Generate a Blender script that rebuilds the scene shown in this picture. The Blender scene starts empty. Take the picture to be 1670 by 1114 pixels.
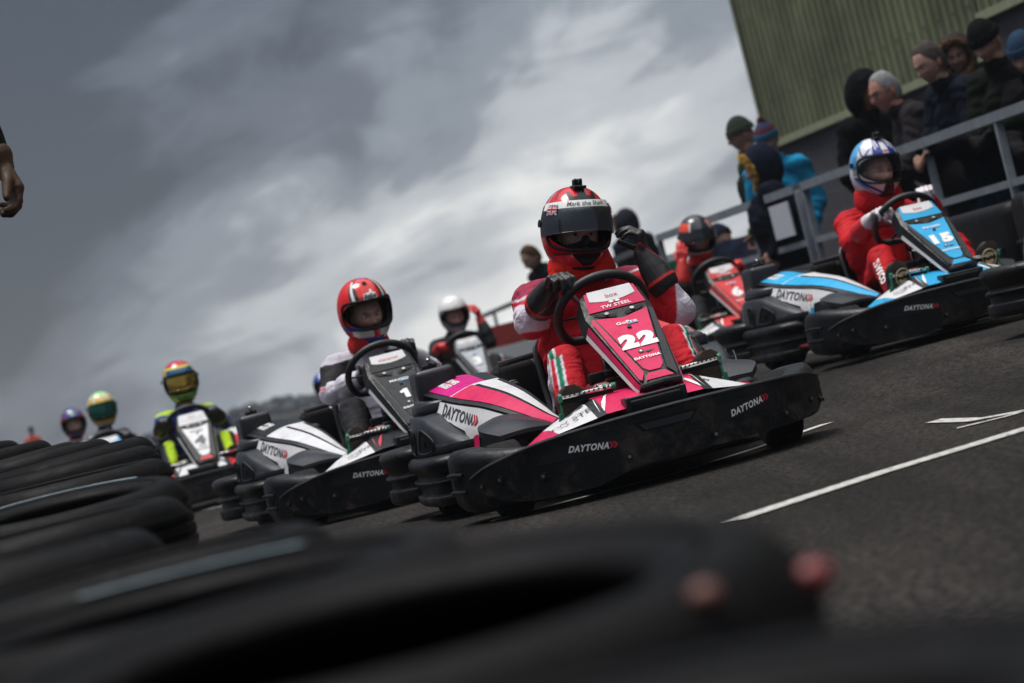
import bpy, math, random
import numpy as np
from mathutils import Vector, Matrix, geometry as mgeo
R = math.radians
sc = bpy.context.scene
col = sc.collection

# ------------------------------------------------------------------ camera
CAM_H = 0.55
ROLL, PITCH = R(14.2), R(0.188)
cd = bpy.data.cameras.new("camera")
cam = bpy.data.objects.new("camera", cd)
col.objects.link(cam)
sc.camera = cam
cd.sensor_width = 36.0
cd.lens = 36.0 * 4423.0 / 1670.0
cd.clip_start = 0.05
cd.clip_end = 4000.0
cd.dof.use_dof = True
cd.dof.focus_distance = 9.6
cd.dof.aperture_fstop = 3.9
_c, _s = math.cos(ROLL), math.sin(ROLL)
_cp, _sp = math.cos(PITCH), math.sin(PITCH)
_f = Vector((0, _cp, _sp)); _u0 = Vector((0, -_sp, _cp)); _x0 = Vector((1, 0, 0))
_r = _x0 * _c - _u0 * _s
_u = _x0 * _s + _u0 * _c
cam.matrix_world = Matrix(((_r.x, _u.x, -_f.x, 0), (_r.y, _u.y, -_f.y, 0), (_r.z, _u.z, -_f.z, CAM_H), (0, 0, 0, 1)))

# ------------------------------------------------------------------ view + world + sun
sc.view_settings.view_transform = 'Standard'
sc.view_settings.look = 'None'
sc.view_settings.exposure = 0.46
sc.view_settings.gamma = 1.0
sc.render.engine = 'CYCLES'
sc.cycles.max_bounces = 6
sc.cycles.transparent_max_bounces = 8
sc.cycles.caustics_reflective = False
sc.cycles.caustics_refractive = False
world = bpy.data.worlds.new("World")
sc.world = world
world.use_nodes = True
SUN_EL, SUN_AZ = R(76), R(-60)

def world_nodes():
    nt = world.node_tree; N = nt.nodes; L = nt.links
    N.clear()
    out = N.new('ShaderNodeOutputWorld'); bg = N.new('ShaderNodeBackground')
    L.new(bg.outputs[0], out.inputs[0])
    sky = N.new('ShaderNodeTexSky'); sky.sky_type = 'NISHITA'; sky.sun_disc = False
    sky.sun_elevation = SUN_EL; sky.sun_rotation = SUN_AZ
    tc = N.new('ShaderNodeTexCoord'); sep = N.new('ShaderNodeSeparateXYZ')
    L.new(tc.outputs['Generated'], sep.inputs[0])
    def M(op, a, b=None, c=None, clamp=False):
        n = N.new('ShaderNodeMath'); n.operation = op; n.use_clamp = clamp
        for i, v in enumerate((a, b, c)):
            if v is None: continue
            if isinstance(v, (int, float)): n.inputs[i].default_value = v
            else: L.new(v, n.inputs[i])
        return n.outputs[0]
    x, y, z = sep.outputs
    az = M('ARCTAN2', x, y)                # radians to the right of the view
    el = M('ARCSINE', z)
    # bands of cloud run a little uphill to the right
    a = R(-13)
    p = M('ADD', M('MULTIPLY', az, math.cos(a)), M('MULTIPLY', el, -math.sin(a)))
    q = M('ADD', M('MULTIPLY', az, math.sin(a)), M('MULTIPLY', el, math.cos(a)))
    def noise(sx, sy, det, rough, dist, off):
        cmb = N.new('ShaderNodeCombineXYZ')
        L.new(M('MULTIPLY', p, sx), cmb.inputs[0]); L.new(M('MULTIPLY', q, sy), cmb.inputs[1]); cmb.inputs[2].default_value = off
        n = N.new('ShaderNodeTexNoise'); n.noise_dimensions = '3D'
        n.inputs['Scale'].default_value = 1.0; n.inputs['Detail'].default_value = det
        n.inputs['Roughness'].default_value = rough; n.inputs['Distortion'].default_value = dist
        L.new(cmb.outputs[0], n.inputs['Vector'])
        return n.outputs['Fac']
    n1 = noise(10, 24, 6, .50, .8, 4.6)
    n2 = noise(28, 50, 6, .56, .9, 8.4)
    n3 = noise(7, 13, 3, .5, .4, 1.7)
    f = M('ADD', M('MULTIPLY', n1, .55), M('ADD', M('MULTIPLY', n2, .22), M('MULTIPLY', n3, .38)))   # ~0.57 mean
    # the deck thins towards the horizon on the right
    # one bright break in the deck, low ahead
    dd = M('SQRT', M('ADD', M('POWER', M('SUBTRACT', az, .012), 2), M('POWER', M('MULTIPLY', M('SUBTRACT', el, .028), 1.15), 2)))
    lift = M('SUBTRACT', M('MULTIPLY', M('MINIMUM', dd, .26), -2.85), M('MULTIPLY', M('MINIMUM', M('MAXIMUM', el, 0.0), .2), .75))
    lift = M('ADD', lift, M('MULTIPLY', M('MINIMUM', M('MAXIMUM', az, -.2), .2), .35))
    f = M('ADD', M('MULTIPLY', M('SUBTRACT', f, .57), 1.12), .845)
    lo = M('MULTIPLY', M('SUBTRACT', 1.0, M('DIVIDE', M('MINIMUM', M('MAXIMUM', el, 0.0), .045), .045)), .13)
    f = M('ADD', M('ADD', f, lift), lo)
    # a soft brightening of the whole deck overhead, as under any overcast sky
    top = N.new('ShaderNodeMapRange'); top.inputs['From Min'].default_value = .22; top.inputs['From Max'].default_value = .9
    top.inputs['To Min'].default_value = 0; top.inputs['To Max'].default_value = 1.0
    L.new(el, top.inputs['Value'])
    f = M('ADD', f, M('MULTIPLY', top.outputs[0], .75), clamp=True)
    rp = N.new('ShaderNodeValToRGB'); rp.color_ramp.interpolation = 'EASE'
    cr_ = rp.color_ramp
    stops = [(.18, (.034, .038, .048)), (.36, (.068, .076, .094)), (.50, (.125, .138, .160)), (.64, (.25, .262, .28)), (.80, (.43, .430, .425)), (1.0, (.66, .655, .64))]
    while len(cr_.elements) < len(stops): cr_.elements.new(.5)
    for e, (pp, cc) in zip(cr_.elements, stops): e.position = pp; e.color = (*cc, 1)
    L.new(f, rp.inputs[0])
    mx = N.new('ShaderNodeMix'); mx.data_type = 'RGBA'; mx.inputs['Factor'].default_value = .95
    sc_ = N.new('ShaderNodeMix'); sc_.data_type = 'RGBA'; sc_.blend_type = 'MULTIPLY'; sc_.inputs['Factor'].default_value = 1.0
    L.new(sky.outputs[0], sc_.inputs['A']); sc_.inputs['B'].default_value = (.09, .09, .09, 1)
    L.new(sc_.outputs['Result'], mx.inputs['A']); L.new(rp.outputs[0], mx.inputs['B'])
    L.new(mx.outputs['Result'], bg.inputs[0])
    # sky behind the camera turned up a little to brighten front faces
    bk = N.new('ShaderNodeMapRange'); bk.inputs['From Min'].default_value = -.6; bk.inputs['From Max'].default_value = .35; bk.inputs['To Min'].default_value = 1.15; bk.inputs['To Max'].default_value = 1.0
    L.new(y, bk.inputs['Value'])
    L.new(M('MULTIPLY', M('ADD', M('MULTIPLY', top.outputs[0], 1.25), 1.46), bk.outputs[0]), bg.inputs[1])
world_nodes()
sl = bpy.data.lights.new("sun", 'SUN'); sl.energy = 2.3; sl.angle = R(24); sl.color = (1, .965, .92)
sun = bpy.data.objects.new("sun", sl); col.objects.link(sun)
_d = Vector((math.sin(SUN_AZ) * math.cos(SUN_EL), math.cos(SUN_AZ) * math.cos(SUN_EL), math.sin(SUN_EL)))
sun.rotation_euler = _d.to_track_quat('Z', 'Y').to_euler()

# ------------------------------------------------------------------ pixel <-> place (1670 px frame)
FPX = 4423.0
def px_ray(x, y):
    dx, dy = x - 835, y - 557
    u = dx * _c - dy * _s; v = -dx * _s - dy * _c + 14.5
    return np.array([u / FPX, 1.0, v / FPX])
def px_at(x, y, Y):
    r = px_ray(x, y); return np.array([r[0] * Y, Y, CAM_H + r[2] * Y])
def gz(x, y):
    """height of the track: flat under the near lane, the far lane crowned a little higher"""
    l = (x - .2) * .966 + (y - 10) * .26
    t = min(max((l - 1.0) / 1.5, 0), 1)
    return float(np.interp(y, [13, 19.5, 23, 33, 45], [.09, .085, .06, -.23, -.25])) * t * t * (3 - 2 * t)
def px_ground(x, y, up=0.0):
    r = px_ray(x, y); Y = (CAM_H - up) / -r[2]
    for _ in range(20):
        Y = (CAM_H - up - gz(r[0] * Y, Y)) / -r[2]
    return np.array([r[0] * Y, Y, gz(r[0] * Y, Y) + up])

# ------------------------------------------------------------------ materials
def mat(name, color=(.5, .5, .5), rough=.5, metal=0, spec=.5, coat=0, bump=0, bscale=60, var=0, vscale=8, dirt=None, attr=None,
        scratch=0, trans=0, emit=None, fuzz=0, bump2=0, b2scale=8, alpha=1):
    m = bpy.data.materials.get(name)
    if m: return m
    m = bpy.data.materials.new(name); m.use_nodes = True
    nt = m.node_tree; N = nt.nodes; L = nt.links
    b = N['Principled BSDF']
    b.inputs['Base Color'].default_value = (*color, 1); b.inputs['Roughness'].default_value = rough
    b.inputs['Metallic'].default_value = metal; b.inputs['Specular IOR Level'].default_value = spec
    b.inputs['Coat Weight'].default_value = coat; b.inputs['Coat Roughness'].default_value = .08
    b.inputs['Transmission Weight'].default_value = trans; b.inputs['Alpha'].default_value = alpha
    if fuzz: b.inputs['Sheen Weight'].default_value = fuzz
    tc = N.new('ShaderNodeTexCoord')
    def noise(s, det=4, rg=.6, dist=0, stretch=None):
        n = N.new('ShaderNodeTexNoise'); n.inputs['Scale'].default_value = s; n.inputs['Detail'].default_value = det
        n.inputs['Roughness'].default_value = rg; n.inputs['Distortion'].default_value = dist
        if stretch:
            mp = N.new('ShaderNodeMapping'); mp.inputs['Scale'].default_value = stretch[:3]; mp.inputs['Rotation'].default_value = (.3, .2, stretch[3])
            L.new(tc.outputs['Object'], mp.inputs[0]); L.new(mp.outputs[0], n.inputs['Vector'])
        else: L.new(tc.outputs['Object'], n.inputs['Vector'])
        return n.outputs['Fac']
    def ramp(src, a, b_, ca, cb):
        r = N.new('ShaderNodeMapRange'); r.inputs['From Min'].default_value = a; r.inputs['From Max'].default_value = b_
        r.inputs['To Min'].default_value = ca; r.inputs['To Max'].default_value = cb; L.new(src, r.inputs['Value']); return r.outputs[0]
    def mix(fac, A, B, mode='MIX'):
        n = N.new('ShaderNodeMix'); n.data_type = 'RGBA'; n.blend_type = mode
        if isinstance(fac, float): n.inputs['Factor'].default_value = fac
        else: L.new(fac, n.inputs['Factor'])
        for k, v in (('A', A), ('B', B)):
            if isinstance(v, tuple): n.inputs[k].default_value = (*v, 1)
            else: L.new(v, n.inputs[k])
        return n.outputs['Result']
    c = tuple(color)
    if attr:
        a = N.new('ShaderNodeAttribute'); a.attribute_name = attr; c = a.outputs['Color']
    if var:
        v = N.new('ShaderNodeCombineColor')
        r_ = ramp(noise(vscale, 6, .65), .3, .7, 1 - var, 1 + var * .6)
        for i in range(3): L.new(r_, v.inputs[i])
        c = mix(1.0, c, v.outputs[0], 'MULTIPLY')
    if scratch:
        sn = noise(5, 8, .75, 1.2, (1, 7, 16, .5))
        c = mix(ramp(sn, .60, .74, 0, scratch), c, (.13, .13, .135))
        sn2 = noise(1.0, 3, .6, 0, (160, 12, 30, .9))
        c = mix(ramp(sn2, .70, .78, 0, scratch * .7), c, (.22, .22, .23))
    if dirt:
        g = N.new('ShaderNodeNewGeometry'); sp = N.new('ShaderNodeSeparateXYZ'); L.new(g.outputs['Position'], sp.inputs[0])
        dn = noise(9, 8, .72, .4)
        hz = ramp(sp.outputs['Z'], .04, .30, dirt, dirt * .15)
        mm = N.new('ShaderNodeMath'); mm.operation = 'MULTIPLY'; L.new(ramp(dn, .50, .66, 0, 1), mm.inputs[0]); L.new(hz, mm.inputs[1])
        c = mix(mm.outputs[0], c, (.15, .115, .085))
    if not isinstance(c, tuple): L.new(c, b.inputs['Base Color'])
    if emit: b.inputs['Emission Color'].default_value = (*emit, 1); b.inputs['Emission Strength'].default_value = 1
    if bump or bump2:
        bp = N.new('ShaderNodeBump'); bp.inputs['Strength'].default_value = 1.0; bp.inputs['Distance'].default_value = bump or bump2
        L.new(noise(bscale, 5, .6) if bump else noise(b2scale, 3, .5, .8), bp.inputs['Height'])
        if bump and bump2:
            b2 = N.new('ShaderNodeBump'); b2.inputs['Distance'].default_value = bump2
            L.new(noise(b2scale, 3, .5, .8), b2.inputs['Height']); L.new(bp.outputs[0], b2.inputs['Normal']); bp = b2
        L.new(bp.outputs[0], b.inputs['Normal'])
    if rough > .2 and metal < .5:
        L.new(ramp(noise(vscale * 1.7 + 3, 5, .6), .3, .7, max(rough - .1, .05), min(rough + .12, 1)), b.inputs['Roughness'])
    return m

M = {}
M['plastic'] = mat('black_plastic', (.0070, .0074, .0082), .38, spec=.26, bump=.0020, bscale=80, var=.5, scratch=.42, dirt=.5, bump2=.006, b2scale=9)
M['plastic_grey'] = mat('worn_grey_plastic', (.022, .024, .028), .36, spec=.35, bump=.0008, bscale=120, var=.2, scratch=.3, dirt=.25, bump2=.003, b2scale=9)
M['black'] = mat('matt_black', (.007, .007, .0075), .6, spec=.15)
M['trim'] = mat('black_vinyl', (.011, .0115, .013), .38, spec=.3, scratch=.08)
M['rubber'] = mat('kart_tyre_rubber', (.008, .008, .0085), .7, spec=.12, bump=.0015, bscale=120, var=.3, dirt=.2)
M['rim'] = mat('dull_metal', (.32, .32, .33), .38, metal=.9, var=.3)
M['steel'] = mat('bright_steel', (.62, .60, .57), .25, metal=1, var=.2)
M['frame_red'] = mat('dark_red_frame', (.12, .012, .018), .4, coat=.3, dirt=.3)
M['white'] = mat('white_vinyl', (.66, .65, .66), .36, spec=.3, var=.12, vscale=14, scratch=.25)
M['letter_white'] = mat('white_letters', (.78, .78, .76), .4, scratch=.2)
M['letter_black'] = mat('black_letters', (.02, .02, .022), .4)
M['letter_grey'] = mat('grey_letters', (.05, .05, .055), .4)
M['letter_red'] = mat('red_letters', (.50, .02, .04), .4)
M['letter_blue'] = mat('blue_letters', (.05, .30, .62), .4)
M['green'] = mat('green_bracket', (.01, .16, .08), .4, coat=.2)
M['suit'] = mat('suit_cloth', rough=.75, spec=.15, attr='Col', bump=.0007, bscale=350, bump2=.012, b2scale=22, var=.18, vscale=11)
M['coat'] = mat('coat_cloth', rough=.9, spec=.06, attr='Col', bump=.002, bscale=90, bump2=.02, b2scale=9)
M['skin'] = mat('skin', rough=.5, spec=.35, attr='Col', bump=.0006, bscale=200, var=.22, vscale=28)
M['shell'] = mat('helmet_paint', rough=.2, spec=.35, coat=.35, attr='Col')
M['glove'] = mat('glove_leather', rough=.5, spec=.4, attr='Col', bump=.0006, bscale=220)
M['visor_dark'] = mat('smoked_visor', (.10, .105, .115), .10, metal=.75)
M['visor_clear'] = mat('clear_visor', (.03, .032, .035), .06, spec=.5, alpha=.30)
M['visor_gold'] = mat('gold_mirror_visor', (.95, .66, .14), .16, metal=1)
M['visor_green'] = mat('green_mirror_visor', (.04, .24, .18), .12, metal=.9)
M['hair'] = mat('hair', rough=.85, spec=.08, attr='Col', bump=.006, bscale=110)

# ------------------------------------------------------------------ mesh helpers
def cr(P, n, closed=False):
    """Catmull-Rom resample of rows of P (k,...)"""
    P = np.asarray(P, float); k = len(P)
    if closed:
        t = np.arange(n) * k / n
        idx = lambda i: np.mod(i, k)
    else:
        t = np.linspace(0, k - 1, n)
        idx = lambda i: np.clip(i, 0, k - 1)
    i = np.floor(t).astype(int)
    if not closed: i = np.minimum(i, k - 2)
    f = (t - i).reshape((-1,) + (1,) * (P.ndim - 1))
    a, b, c, d = P[idx(i - 1)], P[idx(i)], P[idx(i + 1)], P[idx(i + 2)]
    if not closed:
        s0 = (i == 0).reshape(f.shape); s1 = (i == k - 2).reshape(f.shape)
        a = np.where(s0, 2 * b - c, a); d = np.where(s1, 2 * c - b, d)
    return .5 * ((2 * b) + (c - a) * f + (2 * a - 5 * b + 4 * c - d) * f ** 2 + (3 * b - a - 3 * c + d) * f ** 3)

def nrm(v): v = np.asarray(v, float); return v / (np.linalg.norm(v) + 1e-12)

class MB:
    def __init__(s): s.V = []; s.F = []; s.MI = []; s.C = []; s.n = 0; s.mats = []; s.hascol = False
    def mi(s, m):
        if isinstance(m, str): m = M[m]
        if m not in s.mats: s.mats.append(m)
        return s.mats.index(m)
    def add(s, v, f, m, colr=None):
        v = np.asarray(v, float).reshape(-1, 3)
        k = s.mi(m)
        s.V.append(v)
        s.F += [tuple(int(i) + s.n for i in q) for q in f]
        s.MI += [k] * len(f)
        if colr is None: colr = np.ones((len(v), 3))
        else:
            colr = np.asarray(colr, float); s.hascol = True
            if colr.ndim == 1: colr = np.tile(colr, (len(v), 1))
        s.C.append(colr); s.n += len(v)
        return s
    def grid(s, G, m, cu=False, cv=False, colr=None, caps=False, flip=False):
        nu, nv = G.shape[:2]; f = []
        for i in range(nu - (0 if cu else 1)):
            for j in range(nv - (0 if cv else 1)):
                a, b = i * nv + j, i * nv + (j + 1) % nv
                c, d = ((i + 1) % nu) * nv + (j + 1) % nv, ((i + 1) % nu) * nv + j
                f.append((a, d, c, b) if flip else (a, b, c, d))
        if caps:
            f.append(tuple(range(nv))[::-1] if not flip else tuple(range(nv)))
            q = tuple((nu - 1) * nv + j for j in range(nv)); f.append(q if not flip else q[::-1])
        return s.add(G.reshape(-1, 3), f, m, None if colr is None else (colr.reshape(-1, 3) if np.ndim(colr) > 1 else colr))
    def loft(s, S, m, nu, nv, closed=True, caps=True, colr=None, flip=False):
        S = cr(np.asarray(S, float), nu)
        S = np.swapaxes(cr(np.swapaxes(S, 0, 1), nv, closed), 0, 1)
        return s.grid(S, m, cv=closed, caps=caps and closed, colr=colr, flip=flip)
    def box(s, c, d, m, rot=None, r=0.0, colr=None, taper=(1, 1)):
        """rounded box: centre, full size"""
        hx, hy, hz = np.array(d) / 2
        r = min(r, hx * .98, hy * .98, hz * .98)
        if r <= 0:
            v = np.array([[x, y, z] for z in (-hz, hz) for y in (-hy, hy) for x in (-hx, hx)])
            f = [(0, 2, 3, 1), (4, 5, 7, 6), (0, 1, 5, 4), (2, 6, 7, 3), (0, 4, 6, 2), (1, 3, 7, 5)]
        else:
            rings = []; K = 4
            for zz, sgn in ((-1, -1), (1, 1)):
                for a in (np.linspace(-90, 0, K) if zz < 0 else np.linspace(0, 90, K)):
                    ca, sa = math.cos(R(a)), math.sin(R(a)); ring = []
                    for q, (sx, sy) in enumerate(((1, 1), (-1, 1), (-1, -1), (1, -1))):
                        for b in np.linspace(0, 90, K):
                            bb = R(b + 90 * q)
                            ring.append([sx * (hx - r) + r * ca * math.cos(bb), sy * (hy - r) + r * ca * math.sin(bb), zz * (hz - r) + r * sa])
                    rings.append(ring)
            G = np.array(rings); nv = G.shape[1]; v = G.reshape(-1, 3); f = []
            for i in range(len(G) - 1):
                for j in range(nv): f.append((i * nv + j, i * nv + (j + 1) % nv, (i + 1) * nv + (j + 1) % nv, (i + 1) * nv + j))
            f.append(tuple(range(nv))[::-1]); f.append(tuple((len(G) - 1) * nv + j for j in range(nv)))
        t = (v[:, 2:3] / hz + 1) / 2
        v = v * np.hstack([1 + (taper[0] - 1) * t, 1 + (taper[1] - 1) * t, np.ones_like(t)])
        if rot is not None: v = v @ np.array(rot).T
        return s.add(v + np.array(c), f, m, colr)
    def tube(s, P, r, m, n=10, closed=False, res=None, colr=None, flat=None):
        P = np.asarray(P, float)
        if res: P = cr(P, res, closed)
        k = len(P); r = np.full(k, float(r)) if np.isscalar(r) else cr(np.asarray(r, float).reshape(-1, 1), k).ravel()
        T = np.roll(P, -1, 0) - np.roll(P, 1, 0)
        if not closed: T[0] = P[1] - P[0]; T[-1] = P[-1] - P[-2]
        T /= np.linalg.norm(T, axis=1, keepdims=True) + 1e-12
        up = np.array([0, 0, 1.]) if abs(T[0][2]) < .9 else np.array([1., 0, 0])
        nn = nrm(np.cross(T[0], up)); G = []
        for i in range(k):
            nn = nrm(nn - T[i] * (nn @ T[i])); bb = np.cross(T[i], nn)
            a = np.arange(n) * 2 * math.pi / n
            fl = 1 if flat is None else flat
            G.append(P[i] + r[i] * (np.cos(a)[:, None] * nn + fl * np.sin(a)[:, None] * bb))
        return s.grid(np.array(G), m, cu=closed, cv=True, caps=not closed, colr=colr)
    def lathe(s, prof, m, n=32, c=(0, 0, 0), axis='z', closed=False, colr=None):
        """prof: list of (radius, height)"""
        a = np.arange(n) * 2 * math.pi / n; pr = np.asarray(prof, float)
        G = np.stack([pr[:, 0:1] * np.cos(a), pr[:, 0:1] * np.sin(a), np.repeat(pr[:, 1:2], n, 1)], -1)
        if axis == 'x': G = G[..., [2, 0, 1]]
        if axis == 'y': G = G[..., [1, 2, 0]]
        G = G + np.array(c)
        if closed: G = np.concatenate([G, G[:1]])
        return s.grid(G, m, cv=True, colr=colr, flip=True)
    def disc(s, c, n_, r, m, t=.003, seg=16):
        n_ = nrm(n_); c = np.array(c, float)
        return s.tube([c - n_ * t, c + n_ * t], r, m, n=seg)
    def ellip(s, c, rad, m, rot=None, nu=14, nv=20, colr=None):
        th = np.linspace(-math.pi / 2, math.pi / 2, nu); ph = np.arange(nv) * 2 * math.pi / nv
        G = np.stack([np.outer(np.cos(th), np.cos(ph)), np.outer(np.cos(th), np.sin(ph)), np.outer(np.sin(th), np.ones(nv))], -1) * np.array(rad)
        if rot is not None: G = G @ np.array(rot).T
        return s.grid(G + np.array(c), m, cv=True, colr=colr)
    def build(s, name, parent=None, smooth=True, sharp=35, bevel=0, subsurf=0, loc=None, rotz=None):
        me = bpy.data.meshes.new(name)
        me.from_pydata(np.concatenate(s.V).tolist(), [], s.F)
        for m_ in s.mats: me.materials.append(m_)
        me.polygons.foreach_set('material_index', s.MI)
        me.polygons.foreach_set('use_smooth', [smooth] * len(s.F))
        me.update()
        if smooth and sharp: me.set_sharp_from_angle(angle=R(sharp))
        if s.hascol:
            at = me.color_attributes.new('Col', 'FLOAT_COLOR', 'POINT')
            c4 = np.ones((s.n, 4), dtype=np.float32); c4[:, :3] = np.concatenate(s.C); at.data.foreach_set('color', c4.ravel())
        o = bpy.data.objects.new(name, me); col.objects.link(o)
        if parent is not None: o.parent = parent
        if loc is not None: o.location = loc
        if rotz is not None: o.rotation_euler.z = rotz
        if bevel:
            b = o.modifiers.new('bevel', 'BEVEL'); b.width = bevel; b.segments = 2; b.limit_method = 'ANGLE'; b.angle_limit = R(40)
        return o

def tag(o, label=None, cat=None, group=None, kind=None):
    if label: o['label'] = label
    if cat: o['category'] = cat
    if group: o['group'] = group
    if kind: o['kind'] = kind
    return o
def empty(name, loc, rz=0.0, rot=None):
    o = bpy.data.objects.new(name, None); col.objects.link(o); o.empty_display_size = .1
    o.location = loc; o.rotation_euler = rot if rot is not None else (0, 0, rz)
    return o

_tx = {}
def text2d(s, bold=.012, shear=0.0, sx=1.0):
    """lettering as flat triangles, height of a capital = 1, centred"""
    k = (s, bold, shear, sx)
    if k in _tx: return _tx[k]
    c = bpy.data.curves.new('lettering', 'FONT'); c.body = s; c.size = 1; c.offset = bold; c.shear = 0; c.fill_mode = 'BOTH' if False else 'FRONT'
    c.resolution_u = 3; c.align_x = 'CENTER'; c.space_character = 1.0 + bold * 3
    o = bpy.data.objects.new('lettering', c); col.objects.link(o)
    dg = bpy.context.evaluated_depsgraph_get()
    me = bpy.data.meshes.new_from_object(o.evaluated_get(dg))
    v = np.array([q.co[:2] for q in me.vertices]); f = [tuple(p.vertices) for p in me.polygons]
    bpy.data.objects.remove(o); bpy.data.curves.remove(c); bpy.data.meshes.remove(me)
    v = v / .72; h0, h1 = (0, 1.0)
    v[:, 1] -= .5
    v[:, 0] = v[:, 0] * sx + v[:, 1] * shear
    v[:, 0] -= (v[:, 0].max() + v[:, 0].min()) / 2
    _tx[k] = (v, f); return _tx[k]
def put_text(mb, s, fn, c, h, m, rot=0.0, bold=.012, shear=0.0, sx=1.0, flipx=False):
    """fn(u, v) -> 3D points; centre c, capital height h, in the units of fn"""
    v, f = text2d(s, bold, shear, sx); v = v * h
    if flipx: v = v * np.array([-1, 1]); f = [q[::-1] for q in f]
    a = rot; v = v @ np.array([[math.cos(a), math.sin(a)], [-math.sin(a), math.cos(a)]]) + np.array(c)
    mb.add(fn(v[:, 0], v[:, 1]), f, m)
def put_poly(mb, pts, fn, m, res=.03, colr=None):
    pts = np.asarray(pts, float); lo, hi = pts.min(0), pts.max(0)
    n = len(pts); g = []
    dense = []
    for i in range(n):
        a, b = pts[i], pts[(i + 1) % n]; k = max(1, int(np.ceil(np.linalg.norm(b - a) / res)))
        for j in range(k): dense.append(a + (b - a) * j / k)
    dense = np.array(dense); nd = len(dense)
    xs = np.arange(lo[0] + res / 2, hi[0], res); ys = np.arange(lo[1] + res / 2, hi[1], res)
    for x in xs:
        for y in ys:
            # inside test
            ins = False; j = nd - 1
            for i in range(nd):
                if ((dense[i][1] > y) != (dense[j][1] > y)) and (x < (dense[j][0] - dense[i][0]) * (y - dense[i][1]) / (dense[j][1] - dense[i][1] + 1e-15) + dense[i][0]): ins = not ins
                j = i
            if ins and np.min(np.sum((dense - [x, y]) ** 2, 1)) > (res * .35) ** 2: g.append((x, y))
    allp = [Vector(p) for p in dense] + [Vector(p) for p in g]
    v, e, f, *_ = mgeo.delaunay_2d_cdt(allp, [(i, (i + 1) % nd) for i in range(nd)], [], 1, 1e-7)
    v = np.array([[q[0], q[1]] for q in v])
    mb.add(fn(v[:, 0], v[:, 1]), [tuple(q) for q in f], m, colr)

class Patch:
    """smooth surface through a control grid; (u,v) in metres if su, sv are given"""
    def __init__(s, G, su=1.0, sv=1.0, smooth=True):
        s.G = np.asarray(G, float); s.su = su; s.sv = sv; s.sm = smooth
        s.D = np.swapaxes(cr(np.swapaxes(cr(s.G, 41), 0, 1), 41), 0, 1) if smooth else None
        if not smooth:
            a = np.array([np.stack([np.interp(np.linspace(0, len(s.G) - 1, 41), range(len(s.G)), s.G[:, j, k]) for k in range(3)], -1) for j in range(s.G.shape[1])])
            a = np.swapaxes(a, 0, 1)
            s.D = np.array([np.stack([np.interp(np.linspace(0, a.shape[1] - 1, 41), range(a.shape[1]), a[i, :, k]) for k in range(3)], -1) for i in range(41)])
        du = np.gradient(s.D, axis=0); dv = np.gradient(s.D, axis=1)
        n = np.cross(du, dv); s.N = n / (np.linalg.norm(n, axis=-1, keepdims=True) + 1e-12)
    def samp(s, A, u, v):
        u = np.clip(u / s.su * 40, 0, 39.9999); v = np.clip(v / s.sv * 40, 0, 39.9999)
        i = u.astype(int); j = v.astype(int); fu = (u - i)[:, None]; fv = (v - j)[:, None]
        return (A[i, j] * (1 - fu) + A[i + 1, j] * fu) * (1 - fv) + (A[i, j + 1] * (1 - fu) + A[i + 1, j + 1] * fu) * fv
    def fn(s, off=.0015):
        return lambda u, v: s.samp(s.D, np.asarray(u, float), np.asarray(v, float)) + off * s.samp(s.N, np.asarray(u, float), np.asarray(v, float))
    def quad(s, mb, m, off=0, n=20, flip=False):
        mb.grid(s.D[::2, ::2] + s.N[::2, ::2] * off, m, flip=not flip)

# ---- bodies: tapered limbs fused into one surface by a voxel remesh
def rcone(mb, a, ra, b, rb, n=14):
    a = np.array(a, float); b = np.array(b, float)
    L = np.linalg.norm(b - a); d = (b - a) / (L + 1e-9)
    P, r = [], []
    for t in np.linspace(-90, 0, 5): P.append(a + d * ra * math.sin(R(t))); r.append(max(ra * math.cos(R(t)), .0005))
    for t in (.33, .67): P.append(a + (b - a) * t); r.append(ra + (rb - ra) * t)
    for t in np.linspace(0, 90, 5): P.append(b + d * rb * math.sin(R(t))); r.append(max(rb * math.cos(R(t)), .0005))
    P = np.array(P); up = np.array([0, 0, 1.]) if abs(d[2]) < .9 else np.array([1., 0, 0])
    u = nrm(np.cross(d, up)); w = np.cross(d, u); an = np.arange(n) * 2 * math.pi / n
    G = np.array([p + q * (np.cos(an)[:, None] * u + np.sin(an)[:, None] * w) for p, q in zip(P, r)])
    mb.grid(G, M['black'], cv=True, caps=True, flip=False)
def fuse(mb, voxel, smooth=4):
    me = bpy.data.meshes.new('tmp'); me.from_pydata(np.concatenate(mb.V).tolist(), [], mb.F); me.update()
    o = bpy.data.objects.new('tmp', me); col.objects.link(o)
    r = o.modifiers.new('r', 'REMESH'); r.mode = 'VOXEL'; r.voxel_size = voxel
    s = o.modifiers.new('s', 'SMOOTH'); s.factor = .5; s.iterations = smooth
    dg = bpy.context.evaluated_depsgraph_get(); e = o.evaluated_get(dg); m2 = e.to_mesh()
    nv = len(m2.vertices); co = np.empty(nv * 3); m2.vertices.foreach_get('co', co); co = co.reshape(-1, 3)
    no = np.empty(nv * 3); m2.vertices.foreach_get('normal', no); no = no.reshape(-1, 3)
    f = [tuple(p.vertices) for p in m2.polygons]
    e.to_mesh_clear(); bpy.data.objects.remove(o); bpy.data.meshes.remove(me)
    return co, no, f
_rs = np.random.RandomState(7)
_fd = _rs.normal(size=(10, 3)); _fp = _rs.uniform(0, 6.28, 10)
def folds(co, scale=22.0, seed=0):
    """cloth-like creases: warped sines"""
    q = co * scale + seed * 3.7
    w = np.stack([np.sin(q @ _fd[i] * .45 + _fp[i]) for i in range(3)], -1) * 1.6
    q = q + w
    s = sum(np.sin(q @ _fd[i] * .8 + _fp[i]) for i in range(3, 8)) / 5
    return np.abs(s) * 2 - .6
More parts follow.
